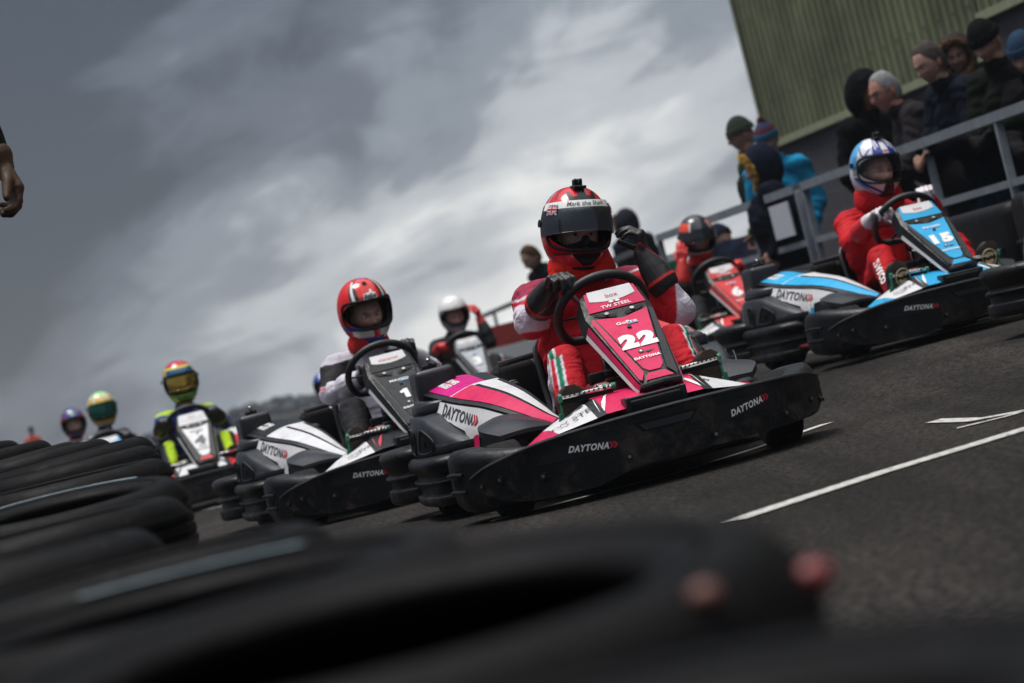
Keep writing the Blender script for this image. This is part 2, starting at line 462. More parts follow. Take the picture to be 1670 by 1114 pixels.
def seg_dist(co, a, b):
    a = np.array(a, float); b = np.array(b, float); d = b - a
    t = np.clip((co - a) @ d / (d @ d + 1e-12), 0, 1)
    return np.linalg.norm(co - (a + t[:, None] * d), axis=1), t
def nearest_bone(co, bones):
    D = []; T = []
    for (n_, a, b, ra, rb) in bones:
        d, t = seg_dist(co, a, b); D.append(d - (ra + (rb - ra) * t)); T.append(t)
    D = np.array(D); T = np.array(T); i = D.argmin(0)
    return i, T[i, np.arange(len(co))]
def rotm(rx=0, ry=0, rz=0):
    return np.array(Matrix.Rotation(rz, 3, 'Z') @ Matrix.Rotation(rx, 3, 'X') @ Matrix.Rotation(ry, 3, 'Y'))

def hand(mb, w, d, n, side, curl=(45, 50, 35), thumb=(.7, .6, .35), sc_=1.0, fat=1.0, spread=1.0, bones=None):
    """w wrist, d towards the knuckles, n the way the palm faces, side +1/-1 = which lateral side the thumb is on"""
    d = nrm(d); n = np.array(n, float); n = nrm(n - d * (n @ d)); l = np.cross(n, d) * side
    w = np.array(w, float); k = sc_
    lat = np.array([.034, .0115, -.0115, -.033]) * spread; dist = [.088, .092, .087, .078]
    ph = [(.044, .027, .021), (.048, .031, .022), (.044, .029, .021), (.034, .021, .018)]
    rad = [.0098, .0102, .0098, .0086]
    for i in range(4):
        kn = w + (d * dist[i] + l * lat[i]) * k
        rcone(mb, w + (d * .018 + l * lat[i] * .55) * k, .015 * k * fat, kn - n * .002, .0125 * k * fat)
        if bones is not None: bones.append(('palm', w, kn, .016 * k, .013 * k))
        p = kn; a = 0; r0 = rad[i] * k * fat
        cu = curl[i] if isinstance(curl[0], (tuple, list)) else curl
        for j in range(3):
            a += R(cu[j] + (i - 1.5) * 3)
            q = p + (d * math.cos(a) + n * math.sin(a)) * ph[i][j] * k
            r1 = r0 * (.95 if j < 2 else .86)
            rcone(mb, p, r0, q, r1)
            if bones is not None: bones.append(('finger', p, q, r0, r1))
            p = q; r0 = r1
    rcone(mb, w + (d * .02 - n * -.004 + l * .012) * k, .018 * k * fat, w + (d * .06 + n * .006 + l * .012) * k, .014 * k * fat)
    p = w + (d * .024 + l * .027 + n * .006) * k; r0 = .0135 * k * fat
    td = nrm(l * thumb[0] + d * thumb[1] + n * thumb[2])
    for j, (ln, bend) in enumerate(((.046, 0), (.033, .35), (.026, .6))):
        dd = nrm(td * (1 - bend * .5) + d * bend * .35 + n * bend * .5)
        q = p + dd * ln * k
        rcone(mb, p, r0, q, r0 * .86)
        if bones is not None: bones.append(('thumb', p, q, r0, r0 * .86))
        p = q; r0 *= .86
# ================================================================== KART (x = driver's right, y = forward, z = up)
class Wall:
    """vertical band following a plan curve; o = metres outward"""
    def __init__(s, pts, side=1, n=160):
        P = cr(np.array(pts, float), n); d = np.linalg.norm(np.diff(P, axis=0), axis=1)
        s.s = np.concatenate([[0], np.cumsum(d)]); s.L = s.s[-1]; s.P = P
        T = np.gradient(P, axis=0); T /= np.linalg.norm(T, axis=1, keepdims=True)
        s.N = np.stack([T[:, 1], -T[:, 0]], 1) * side
    def pos(s, q, z, o=0.0):
        q = np.asarray(q, float); x = np.interp(q, s.s, s.P[:, 0]); y = np.interp(q, s.s, s.P[:, 1])
        nx = np.interp(q, s.s, s.N[:, 0]); ny = np.interp(q, s.s, s.N[:, 1])
        return np.stack([x + nx * o, y + ny * o, np.broadcast_to(z, x.shape)], -1)
    def loft(s, mb, prof, m, n=40, nv=40, flip=False, ends=(.82, .82)):
        """prof(q 0..1) -> closed list of (o, z)"""
        qs = np.linspace(0, 1, n); G = []
        for i, q in enumerate(qs):
            pr = np.array(prof(q), float); pr = cr(pr, nv, True)
            k = 1
            for e, dist in ((ends[0], q), (ends[1], 1 - q)):
                if dist < .035: k = min(k, e + (1 - e) * math.sqrt(max(0, 1 - (1 - dist / .035) ** 2)))
            c = pr.mean(0); pr = c + (pr - c) * k
            G.append(s.pos(np.full(nv, q * s.L), pr[:, 1], pr[:, 0]))
        mb.grid(np.array(G), m, cv=True, caps=True, flip=flip)
def mir(pts): return [(-x, y) for x, y in pts]
SHELLS = {}
def chevrons(mb, fn, c, h, m, rot=0.0):
    for k in range(2):
        x0 = k * h * .62
        P = np.array([(0, .5), (.36, .5), (.80, 0), (.36, -.5), (0, -.5), (.42, 0)]) * h + [x0, 0]
        P = P @ np.array([[math.cos(rot), math.sin(rot)], [-math.sin(rot), math.cos(rot)]]) + np.array(c)
        mb.add(fn(P[:, 0], P[:, 1]), [(5, 3, 2, 1) [::-1], (0, 1, 2, 5), (5, 2, 3, 4)][1:], m)

def front_bumper(root, lv):
    mb = MB()
    half = [(.648, .30), (.668, .43), (.640, .59), (.553, .735), (.41, .85), (.21, .925), (0, .945)]
    W = Wall(half + mir(half[:-1])[::-1], side=1)
    H = W.L / 2
    def prof(q):
        s = abs(q - .5) * 2 * H
        zt = np.interp(s, [0, .3, .45, .62, .85, 1.05], [.228, .228, .222, .238, .262, .258]); zb = np.interp((q - .5) * 2 * H, [-1.05, -.8, -.5, -.28, -.14, .3, .8, 1.05], [.055, .035, .040, .045, .078, .082, .075, .08])
        T = np.interp(s, [0, .45, .62, .9], [.05, .06, .10, .12])
        return [(-.035, zb), (-.01, zb + .02), (0, zb + .06), (0, (zb + zt) / 2), (-.002, zt - .05), (-.008, zt - .022), (-.024, zt - .004), (-.045, zt), (-T + .015, zt - .004), (-T, zt - .03),
                (-T, (zb + zt) / 2), (-T, zb + .03), (-T + .015, zb)]
    W.loft(mb, prof, 'plastic', n=90, nv=36)
    fn = lambda off: (lambda u, v: W.pos(np.asarray(u) + H, v, off))
    # raised face plate
    up = [(-.74, .160), (-.66, .186), (-.54, .210), (-.42, .229), (-.25, .241), (0, .247), (.25, .244), (.42, .238), (.60, .229), (.74, .205)]
    lo = [(.74, .135), (.66, .105), (.5, .082), (.3, .078), (.0, .080), (-.14, .074), (-.24, .050), (-.3, .043), (-.5, .048), (-.64, .080), (-.72, .125)]
    upc = cr(up, 36); loc_ = cr(lo, 30); ring = np.concatenate([upc, loc_])
    put_poly(mb, ring, fn(.014), 'plastic', .05)
    a = fn(.014)(ring[:, 0], ring[:, 1]); b = fn(-.006)(ring[:, 0], ring[:, 1])
    mb.grid(np.stack([a, b], 0), 'plastic', cv=True)
    mb.tube(fn(.010)(upc[:, 0], upc[:, 1]), .0075, 'plastic_grey', n=8)
    # ledge ridges on each corner pod; tow slot's shade painted as a black patch
    for sg in (-1, 1):
        for z0, o in ((.178, .004), (.118, .004)):
            q = np.linspace(.80, .98, 10) * sg
            mb.tube(fn(o)(q, z0 + .004 * np.sin(np.linspace(0, 3.1, 10))), .008, 'plastic', n=8, flat=.8)
        put_poly(mb, [(sg * .845, .133), (sg * .905, .133), (sg * .905, .165), (sg * .845, .165)], fn(.003), 'black', .05)
        put_poly(mb, [(sg * .30 - .13, .200), (sg * .30 + .12, .214), (sg * .30 + .10, .160), (sg * .30 - .15, .146)] if sg > 0 else
                 [(sg * .30 - .13, .190), (sg * .30 + .06, .212), (sg * .30 + .16, .180), (sg * .30 + .05, .150), (sg * .30 - .15, .158)], fn(.0155), 'trim', .04)
        for s_, z_ in ((.44, .12), (.60, .14), (.685, .13), (.15, .115)):
            p = fn(.014)(np.array([sg * s_]), np.array([z_]))[0]; p2 = fn(.020)(np.array([sg * s_]), np.array([z_]))[0]
            mb.tube([p, p2], .0125, 'trim', n=14); mb.tube([p, p2 + (p2 - p) * .25], .006, 'rim', n=10)
    # centre slot, the shade of its recess painted as a black patch
    put_poly(mb, [(-.115, .218), (.115, .218), (.085, .184), (-.085, .184)], fn(.0155), 'black', .05)
    put_poly(mb, [(-.095, .209), (.098, .209), (.078, .187), (-.076, .187)], fn(.0165), 'plastic_grey', .05)
    for c, rt in ((-.272, -.13), (.285, .16)):
        cc = (c, .178)
        put_text(mb, "DAYTONA", fn(.0175), cc, .021, 'letter_white', rot=rt, bold=.045, shear=.30, sx=.86)
        e = np.array([math.cos(rt), math.sin(rt)]) * .067
        chevrons(mb, fn(.0175), (cc[0] + e[0], cc[1] + e[1]), .022, 'letter_red', rt)
    return mb.build('front_bumper', root)

def nose_cone(root, lv):
    mb = MB()
    # stations across the kart: x, z at the back, z at the front
    X = [.56, .46, .34, .205, .17, 0, -.17, -.205, -.34, -.46, -.56]
    Z0 = [.15, .185, .255, .318, .328, .330, .328, .318, .255, .185, .15]
    Y0 = [.52, .53, .56, .60, .61, .61, .61, .60, .56, .53, .52]
    Y1 = [.62, .73, .83, .86, .865, .875, .865, .86, .83, .73, .62]
    Z1 = [.19, .215, .242, .262, .268, .272, .268, .262, .242, .215, .19]
    G = np.zeros((len(X), 4, 3))
    for i in range(len(X)):
        G[i, 0] = (X[i], Y0[i], Z0[i] - .09); G[i, 1] = (X[i], Y0[i], Z0[i]); ym = Y0[i] * .55 + Y1[i] * .45
        G[i, 2] = (X[i], ym, Z0[i] * .8 + Z1[i] * .2 + .004); G[i, 3] = (X[i], Y1[i], Z1[i])
    def seg(a, b, m, off=0):
        mb.grid(G[a:b + 1], m, flip=True)
    seg(0, 1, 'trim'); seg(1, 2, lv['accent']); seg(2, 3, lv['nose_side']); seg(3, 4, 'trim'); seg(4, 6, lv['nose']); seg(6, 7, 'trim'); seg(7, 8, lv['nose_side']); seg(8, 9, lv['accent']); seg(9, 10, 'trim')
    P = Patch(G[:, 1:][:, :, :], smooth=False)
    # u runs from driver's right to left (reading direction from in front), v from back to front -> flip v
    PP = Patch(G[:, 1:][:, ::-1], su=1.12, sv=.28, smooth=False)
    f = PP.fn(.003)
    side_t = lv.get('nose_text', 'TW STEEL')
    for sg in (-1, 1):
        c = .56 + sg * .255
        put_text(mb, side_t, f, (c + sg * .01, .09), .028, 'letter_grey', bold=.01, sx=.9)
        if side_t.startswith('TW'):
            for k in (-1, 1):
                a = np.linspace(0, 2 * math.pi, 13)[:-1]
                put_poly(mb, np.stack([c + k * .016 + .011 * np.cos(a), .155 + .015 * np.sin(a)], 1), f, 'letter_grey', .05)
        for k in range(2):
            x0 = .56 + sg * (.075 + k * .045)
            put_poly(mb, [(x0, .20 - k * .02), (x0 + sg * .03, .10), (x0 + sg * .045, .02), (x0 + sg * .022, .09)], f, lv['slash'], .08)
    # black tow socket in the middle
    mb.box((0, .855, .268), (.19, .075, .045), 'black', r=.01)
    mb.box((.098, .86, .272), (.018, .08, .062), 'trim', r=.006); mb.box((-.098, .86, .272), (.018, .08, .062), 'trim', r=.006)
    mb.tube([(-.09, .87, .296), (.09, .87, .296)], .006, 'plastic_grey')
    return mb.build('nose_cone', root, sharp=25)

def front_panel(root, lv, num):
    mb = MB(); xc = -.052
    s_ = [0, .12, .16, .30, .92, 1.0]   # stations down the panel
    YZ = np.array([(.300, .664), (.335, .678), (.355, .672), (.430, .600), (.775, .3529), (.80, .335)])
    PS = .89
    W1, W2, W3 = ([q * PS for q in w_] for w_ in ([.085, .098, .104, .112, .040, .034], [.103, .118, .124, .137, .082, .074], [.112, .132, .140, .155, .100, .088]))
    def sec(i, k):
        y, z = YZ[i]; d = np.array([0, -.62, -.78])
        if i < 2: d = np.array([0, -.1, -1.0])
        e = [0, .0, .012, .075][k]
        w = [0, W1[i], W2[i], W3[i]][k]
        if i >= 4: e *= .6
        return w, np.array([0, y, z]) + d * e
    def grid(k0, k1, i0, i1, sg, m):
        G = []
        for i in range(i0, i1 + 1):
            row = []
            for k in (k0, k1):
                w, p = sec(i, k); row.append([xc + sg * w, p[1], p[2]])
            G.append(row)
        G = np.array(G)
        mb.grid(G, m, flip=(sg < 0))
    acc = lv['panel']; blk = 'plastic'
    for sg in (1, -1):
        grid(0, 1, 0, 5, sg, blk); grid(1, 2, 0, 5, sg, blk); grid(2, 3, 0, 5, sg, blk)
    # back skin closes the moulding
    G = []
    for i in range(6):
        w, p = sec(i, 3); G.append([[xc + w, p[1], p[2]], [xc, p[1] - .01, p[2]], [xc - w, p[1], p[2]]])
    mb.grid(np.array(G), 'black', flip=True)
    mb.tube([(xc + W3[5] * .9, .79, .32), (xc, .815, .325), (xc - W3[5] * .9, .79, .32)], .012, 'trim', n=8)
    # flat face frame: u across (reading), v up the panel from the bottom
    A = np.array([xc, *YZ[3]]); B = np.array([xc, *YZ[5]]); L = np.linalg.norm(A - B); ev = (A - B) / L; nn = np.array([0, -ev[2], ev[1]]) * -1
    nn = np.array([0, ev[2], -ev[1]])
    def fa(off): return lambda u, v: B + np.outer(-PS * np.asarray(u, float), [1, 0, 0]) + np.outer(np.asarray(v, float), ev) + nn * off
    put_poly(mb, [(-.107, L - .033), (-.040, .080), (-.022, .058), (.022, .058), (.040, .080), (.107, L - .033), (.0, L - .058)], fa(.003), acc, .06)
    put_poly(mb, [(-.034, .045), (.034, .045), (.058, .008), (-.058, .008)], fa(.003), lv['accent'], .06)
    for k, v0 in ((1, -1), (2, 1)):
        m_ = lv['flank'] if v0 < 0 else lv.get('flank_r', lv['flank'])
        put_poly(mb, [(v0 * .114, L - .03), (v0 * .128, L - .045), (v0 * .078, .02), (v0 * .068, .012), (v0 * .046, .055), (v0 * .052, .085)], fa(.0035), m_, .06)
    # slots under the fold; their dark depth is painted on in flat black
    put_poly(mb, [(-.105, L - .005), (-.02, L - .026), (-.02, L - .046), (-.09, L - .026)], fa(.004), 'black', .06)
    put_poly(mb, [(.105, L - .005), (.02, L - .026), (.02, L - .046), (.09, L - .026)], fa(.004), 'black', .06)
    for u in (-.055, .05): mb.disc(fa(.006)(np.array([u]), np.array([L - .022]))[0], nn, .008, 'rim', .004)
    mb.disc(fa(.005)(np.array([.0]), np.array([.305 * L / .42]))[0], nn, .008, 'trim', .004)
    if num == '1':
        put_poly(mb, [(-.012, -.034), (.014, -.034), (.014, .036), (-.004, .036), (-.030, .020), (-.026, .004), (-.012, .010)] + np.array([.0, L * .54]), fa(.006), lv['number'], .1)
    else: put_text(mb, num, fa(.006), (0.0, L * .54), .095 if len(num) < 2 else .072, lv['number'], bold=.085 if len(num) > 1 else .06, sx=1.2, shear=.06)
    t = lv.get('panel_text', 'GoPro')
    put_text(mb, t, fa(.006), (0, L * .795), .017, lv['number'], bold=.02, sx=1.25)
    put_poly(mb, [(.0, L * .762), (.045, L * .762), (.045, L * .776), (0, L * .776)], fa(.006), 'letter_blue', .06)
    put_text(mb, "DAYTONA", fa(.006), (0.0, L * .30), .0135, lv['number'], bold=.05, sx=1.05)
    for k in (0, 1):
        a = np.linspace(0, 2 * math.pi, 15)[:-1]; r0 = (.011, .005)[k]
        put_poly(mb, np.stack([-.012 + r0 * np.cos(a), L * .385 + r0 * np.sin(a)], 1), fa(.006 + .001 * k), ('letter_black', 'letter_white')[k], .05)
    put_poly(mb, [(-.005, L * .375), (.045, L * .378), (.012, L * .355)], fa(.006), 'letter_black', .06)
    # cap above the fold
    A2 = np.array([xc, *YZ[2]]); B2 = np.array([xc, *YZ[3]]); L2 = np.linalg.norm(A2 - B2); e2 = (A2 - B2) / L2; n2 = np.array([0, e2[2], -e2[1]])
    def fb(off): return lambda u, v: B2 + np.outer(-PS * np.asarray(u, float), [1, 0, 0]) + np.outer(np.asarray(v, float), e2) + n2 * off
    put_poly(mb, [(-.118, .008), (.118, .008), (.103, L2 + .005), (-.103, L2 + .005)], fb(.003), lv['cap'], .06)
    top = [(-.095, L2 * .62)] + [(x, L2 * (.62 - .16 * (1 - (x / .095) ** 2))) for x in np.linspace(-.07, .07, 5)] + [(.095, L2 * .62), (.090, L2 + .01), (-.090, L2 + .01)]
    put_poly(mb, top, fb(.0045), 'white', .06)
    put_text(mb, lv.get('cap_top', 'box'), fb(.0065), (0, L2 * .74), .020, 'letter_red', bold=0.0, sx=1.2)
    ct = lv.get('cap_text', 'TW STEEL')
    if ct:
        put_text(mb, ct, fb(.006), (0.0, L2 * .22), .015, 'letter_white', bold=.02, sx=1.25)
        for k in (-1, 1):
            a = np.linspace(0, 2 * math.pi, 13)[:-1]
            put_poly(mb, np.stack([k * .013 + .010 * np.cos(a), L2 * .40 + .0055 * np.sin(a)], 1), fb(.0062), 'letter_white', .05)
    # left and right flanks: a coloured strip above a white one
    for sg in (1, -1):
        G = []
        for i in (3, 4, 5):
            w2, p2 = sec(i, 2); w3, p3 = sec(i, 3)
            G.append([[xc + sg * w3, p3[1], p3[2]], [xc + sg * w2, p2[1], p2[2]]])
        G = np.array(G)[::(1 if sg < 0 else -1)]
        G = np.array(G) if sg > 0 else np.array(G)
        P = Patch(G, su=.45, sv=.07, smooth=False)
        sgn = 1 if P.N[20, 20, 0] * sg > 0 else -1
        f = P.fn(.003 * sgn)
        mb.grid(np.array([f(np.linspace(.01, .43, 12), np.full(12, v)) for v in (.003, .026)]), 'white')
        mb.grid(np.array([f(np.linspace(.01, .43, 12), np.full(12, v)) for v in (.029, .062)]), lv['flank'])
    return mb.build('front_panel', root, sharp=28)

def steering(root, lv):
    c = np.array([-.045, .20, .610]); t = R(46)
    up = np.array([0, math.cos(t) * .98, math.sin(t)]); up = nrm([0, .62, .72]); ax = nrm(np.cross([1, 0, 0], up))
    mb = MB(); P = []
    for a in np.linspace(0, 2 * math.pi, 49)[:-1]:
        x, y = .165 * math.cos(a), .162 * math.sin(a)
        if y < -.108: y = -.108 - (abs(y) - .108) * .2
        P.append(c + np.array([1, 0, 0]) * x + up * y)
    mb.tube(P, .0165, 'rubber_grip', n=12, closed=True)
    w = mb.build('steering_wheel', root)
    mb = MB()
    for a in (0, math.pi, -math.pi / 2 + .45, -math.pi / 2 - .45):
        e = c + np.array([1, 0, 0]) * .15 * math.cos(a) + up * (.105 if math.sin(a) < -.3 else .15) * math.sin(a)
        mb.tube([c - ax * .01, e], .013, 'black', n=8, flat=.35)
    mb.box(c, (.12, .05, .07), 'black', r=.015); mb.tube([c - ax * .02, c + ax * .02], .035, 'black', n=16)
    mb.build('spoke', w)
    mb = MB(); d = nrm([0, .75, -.66])
    mb.tube([c, c + d * .45], .011, 'rim', n=8)
    mb.build('steering_column', root)

def side_pod(root, lv, sx):
    rev = (lambda A: np.asarray(A)[::-1]) if sx < 0 else (lambda A: np.asarray(A))
    S = lambda A: np.asarray(A, float) * np.array([sx, 1, 1])
    # --- coloured body
    mb = MB()
    Y = [-.80, -.62, -.45, -.28, 0, .18, .30, .40]
    O = [(.545, .478), (.545, .470), (.505, .438), (.475, .412), (.425, .378), (.355, .325), (.305, .285), (.265, .255)]
    I = [(.30, .500), (.28, .495), (.27, .468), (.265, .445), (.255, .398), (.235, .335), (.225, .29), (.215, .26)]
    G = np.array([[[o[0], y, o[1]], [(o[0] + i[0]) / 2, y, (o[1] + i[1]) / 2 + .016], [i[0], y, i[1]]] for y, o, i in zip(Y, O, I)])
    T = Patch(rev(S(G)), su=1.2, sv=.2); sg = 1 if T.N[20, 20, 2] > 0 else -1
    T.quad(mb, 'trim')
    U = (lambda u: u) if sx > 0 else (lambda u: 1.2 - u)
    f = T.fn(.003 * sg)
    if sx < 0: f2 = f; f = lambda u, v: f2(1.2 - np.asarray(u), v)
    def band(u0, u1, v0, v1, m, v2=None, v3=None, ff=None):
        n = 14; q = np.linspace(0, 1, n); v2 = v0 if v2 is None else v2; v3 = v1 if v3 is None else v3
        mb.grid(np.array([(ff or f)(u0 + (u1 - u0) * q, (v0 + (v2 - v0) * q) * (1 - w_) + (v1 + (v3 - v1) * q) * w_) for w_ in np.linspace(0, 1, 7)]), m)
    band(.08, .40, .02, .15, lv['pod_sticker'])
    g = T.fn(.0045 * sg); g2 = (lambda u, v: g(1.2 - np.asarray(u), v)) if sx < 0 else g
    # small lettered block on the rear of the top
    for r_, tx in enumerate(("POWER", "MAXED")):
        put_text(mb, tx, g2 if sx > 0 else g, ((.24, .085 - r_ * .026) if sx > 0 else (.96, .085 - r_ * .026)), .02, 'letter_white', bold=.05, sx=.9)
    band(.40, .44, .02, .19, 'white'); band(.41, 1.17, .02, .10, lv['accent'], .03, .10); band(.41, 1.17, .115, .18, 'white', .12, .17)
    # --- outer face
    Yb = [-.50, -.42, -.28, -.12, .0, .12, .24, .36]
    To = [(np.interp(y, Y, [q[0] for q in O]) + .004, np.interp(y, Y, [q[1] for q in O]) - .003) for y in Yb]
    Bo = [(.575, .30), (.57, .25), (.55, .245), (.50, .235), (.475, .235), (.43, .235), (.36, .235), (.28, .23)]
    G = np.array([[[b[0], y, b[1]], [b[0] * .45 + t[0] * .55 + .012, y, (b[1] + t[1]) / 2], [t[0], y, t[1]]] for y, b, t in zip(Yb, Bo, To)])
    F = Patch(rev(S(G)), su=.86, sv=1.0); F.quad(mb, 'trim')
    h = F.fn(.003); h4 = F.fn(.0045); hh = (lambda u, v: h(.86 - np.asarray(u), v)) if sx < 0 else h; hh4 = (lambda u, v: h4(.86 - np.asarray(u), v)) if sx < 0 else h4
    def poly(pts, m, fn_):
        pts = np.array(pts, float)
        put_poly(mb, pts, fn_, m, .07)
    poly([(.07, .975), (.30, .98), (.52, .975), (.70, .96), (.74, .80), (.66, .70), (.56, .60), (.50, .50), (.50, .04), (.42, .04), (.36, .45), (.25, .62), (.12, .68), (.07, .72)], 'white', hh)
    poly([(.50, .36), (.47, .34), (.41, .16), (.42, .04), (.50, .04)], lv['accent'], hh4)
    mb2 = MB()
    # "DAYTONA": u spans .12..0.36 of the face, v is a fraction of its height (~.18 m)
    sv = .17
    def ft(u, v): return h4(np.asarray(u) if sx > 0 else np.asarray(u), np.asarray(v) / sv)
    uc = .30 if sx > 0 else .86 - .32
    put_text(mb2, "DAYTONA", ft, (uc, .132), .040, 'letter_grey', bold=.035, sx=.92, rot=-.10 * sx)
    chevrons(mb2, ft, (uc + .128, .132 - .012 * sx), .040, 'letter_red', -.10 * sx)
    if lv.get('side_number'):
        put_text(mb2, lv['side_number'], ft, (.44 if sx > 0 else .42, .065), .055, 'letter_white', bold=.06, sx=.9)
    # inner wall and underside
    Gi = np.array([[[i[0], y, i[1]], [i[0] - .01, y, .10]] for y, i in zip(Y, I)])
    mb.grid(S(Gi), 'trim')
    o = mb.build('side_pod', root, sharp=30)
    mb2.build('sticker', o)
    # --- rear corner tower of grey plastic
    mb = MB()
    lowp = [(.33, -.90), (.47, -.90), (.565, -.845), (.612, -.72), (.625, -.55), (.612, -.34), (.56, -.15), (.495, -.055), (.44, -.03)]
    W = Wall([(x * sx, y) for x, y in lowp], side=sx * 1)
    def prof(q):
        zt = np.interp(q, [0, .50, .62, .80, 1], [.395, .395, .385, .325, .262])
        k = (zt - .235) / .16
        return [(-.02, .232), (.002, .240), (.010, .255), (.008, .275), (.004, .235 + .07 * k), (-.006, .235 + .115 * k), (-.020, zt - .008), (-.045, zt), (-.11, zt - .002), (-.12, .30), (-.10, .235)]
    fl = (sx > 0)
    W.loft(mb, prof, 'plastic_grey', n=44, nv=34, flip=not fl)
    upp = [(.30, -.87), (.44, -.875), (.535, -.825), (.578, -.71), (.588, -.57), (.565, -.47), (.50, -.425), (.42, -.41)]
    W2 = Wall([(x * sx, y) for x, y in upp], side=sx)
    W2.loft(mb, lambda q: [(-.03, .385), (-.002, .392), (.006, .405), (.0, .43), (-.006, .445 - .02 * q), (-.014, .466 - .035 * q), (-.030, .474 - .042 * q), (-.055, .465 - .042 * q), (-.075, .44 - .03 * q), (-.07, .39)], 'plastic_grey', n=30, nv=30, flip=not fl)
    # openings in the corner, their shaded depth painted as flat black patches
    ff = lambda off: (lambda u, v: W.pos(u, v, off))
    def painted_hole(pts):
        pts = np.array(pts, float)
        put_poly(mb, pts, ff(.0125), 'black', .05)
        e = ff(.012)(*cr(pts, 28, True).T); mb.tube(e, .0035, 'plastic_grey', n=6, closed=True)
        c = pts.mean(0); p = ff(.004)(np.array([c[0]]), np.array([c[1]]))[0]
        mb.ellip(p, (.014, .02, .030), 'rubber')
    painted_hole([(.70, .258), (.83, .258), (.87, .295), (.80, .335), (.765, .340), (.72, .30)]); painted_hole([(.56, .262), (.62, .262), (.625, .34), (.60, .352), (.562, .34)])
    mb.build('corner_cowl', root)
    # --- fender over the front wheel
    mb = MB()
    Gt = np.array([[(.36, .13, .335), (.40, .12, .334), (.435, .12, .320)], [(.33, .20, .322), (.42, .19, .334), (.495, .19, .318)], [(.275, .33, .285), (.40, .32, .315), (.520, .335, .300)],
                   [(.26, .42, .262), (.36, .43, .272), (.47, .44, .270)]])
    Gt = S(Gt); Q = Patch(rev(Gt)); s2 = 1 if Q.N[20, 20, 2] > 0 else -1
    a = Q.D[::3, ::3]; b = a - np.array([0, 0, .014]); b[:, -1, 2] -= .008
    ring = lambda A: np.concatenate([A[:, 0], A[-1, 1:], A[-2::-1, -1], A[0, -2:0:-1]])
    mb.grid(a, 'plastic_grey', flip=s2 > 0); mb.grid(b, 'plastic_grey', flip=s2 < 0); mb.grid(np.stack([ring(a), ring(b)]), 'plastic_grey', cv=True)
    mb.build('mudguard', root)

def rear_bumper(root):
    mb = MB()
    half = [(.52, -.66), (.62, -.66), (.695, -.75), (.722, -.90), (.690, -1.03), (.56, -1.09), (.3, -1.10), (0, -1.10)]
    W = Wall(half + mir(half[:-1])[::-1], side=-1)
    ribs = [(-.03, .070), (-.012, .074), (-.004, .086), (-.003, .104), (-.004, .122), (-.010, .128), (-.020, .131), (-.022, .138), (-.022, .158), (-.018, .164), (-.006, .167), (-.004, .176), (-.012, .183), (-.020, .187), (-.018, .20),
            (-.006, .218), (.003, .240), (.004, .258), (-.006, .274), (-.03, .283), (-.08, .284), (-.105, .272), (-.11, .18), (-.10, .09)]
    W.loft(mb, lambda q: ribs, 'plastic', n=90, nv=64, flip=False)
    mb.build('rear_bumper', root)
    for sx in (1, -1):
        mb = MB()
        pts = [(.50, -.80), (.59, -.79), (.640, -.72), (.662, -.55), (.668, -.35), (.655, -.17), (.61, -.08), (.52, -.05)]
        W = Wall([(x * sx, y) for x, y in pts], side=sx)
        r2 = [(-.03, .058), (-.012, .062), (-.005, .072), (-.004, .086), (-.008, .094), (-.020, .098), (-.022, .106), (-.022, .132), (-.016, .138), (-.004, .142), (-.004, .150), (-.016, .156), (-.020, .162), (-.018, .175), (-.004, .190), (.004, .205), (.002, .222), (-.012, .235), (-.04, .239), (-.09, .238), (-.12, .21), (-.12, .1)]
        W.loft(mb, lambda q: r2, 'plastic', n=50, nv=60, flip=(sx < 0))
        W3 = W
        q = np.linspace(.0, W.L, 3)
        # upright column that the ribs run into
        e = W.pos(np.array([.16, .16]), np.array([.07, .23]), .002); mb.tube([e[0], e[1]], .022, 'plastic', n=10)
        mb.build('side_bumper', root)

def wheel_(root, x, y, r, w):
    mb = MB(); h = w / 2
    mb.lathe([(r * .52, -h * .8), (r * .70, -h * .98), (r * .90, -h * .96), (r * .985, -h * .80), (r, -h * .4), (r, h * .4), (r * .985, h * .80), (r * .90, h * .96), (r * .70, h * .98), (r * .52, h * .8)], 'rubber', 36, (0, 0, 0), 'x')
    t = mb.build('wheel', root); t.location = (x, y, r)
    mb = MB()
    mb.lathe([(.001, -h * .35), (r * .2, -h * .40), (r * .45, -h * .3), (r * .53, -h * .85), (r * .55, -h * .80), (r * .50, h * .0), (r * .55, h * .80), (r * .53, h * .85), (r * .45, h * .3), (r * .2, h * .4), (.001, h * .35)], 'rim', 28, (0, 0, 0), 'x')
    mb.build('rim', t)

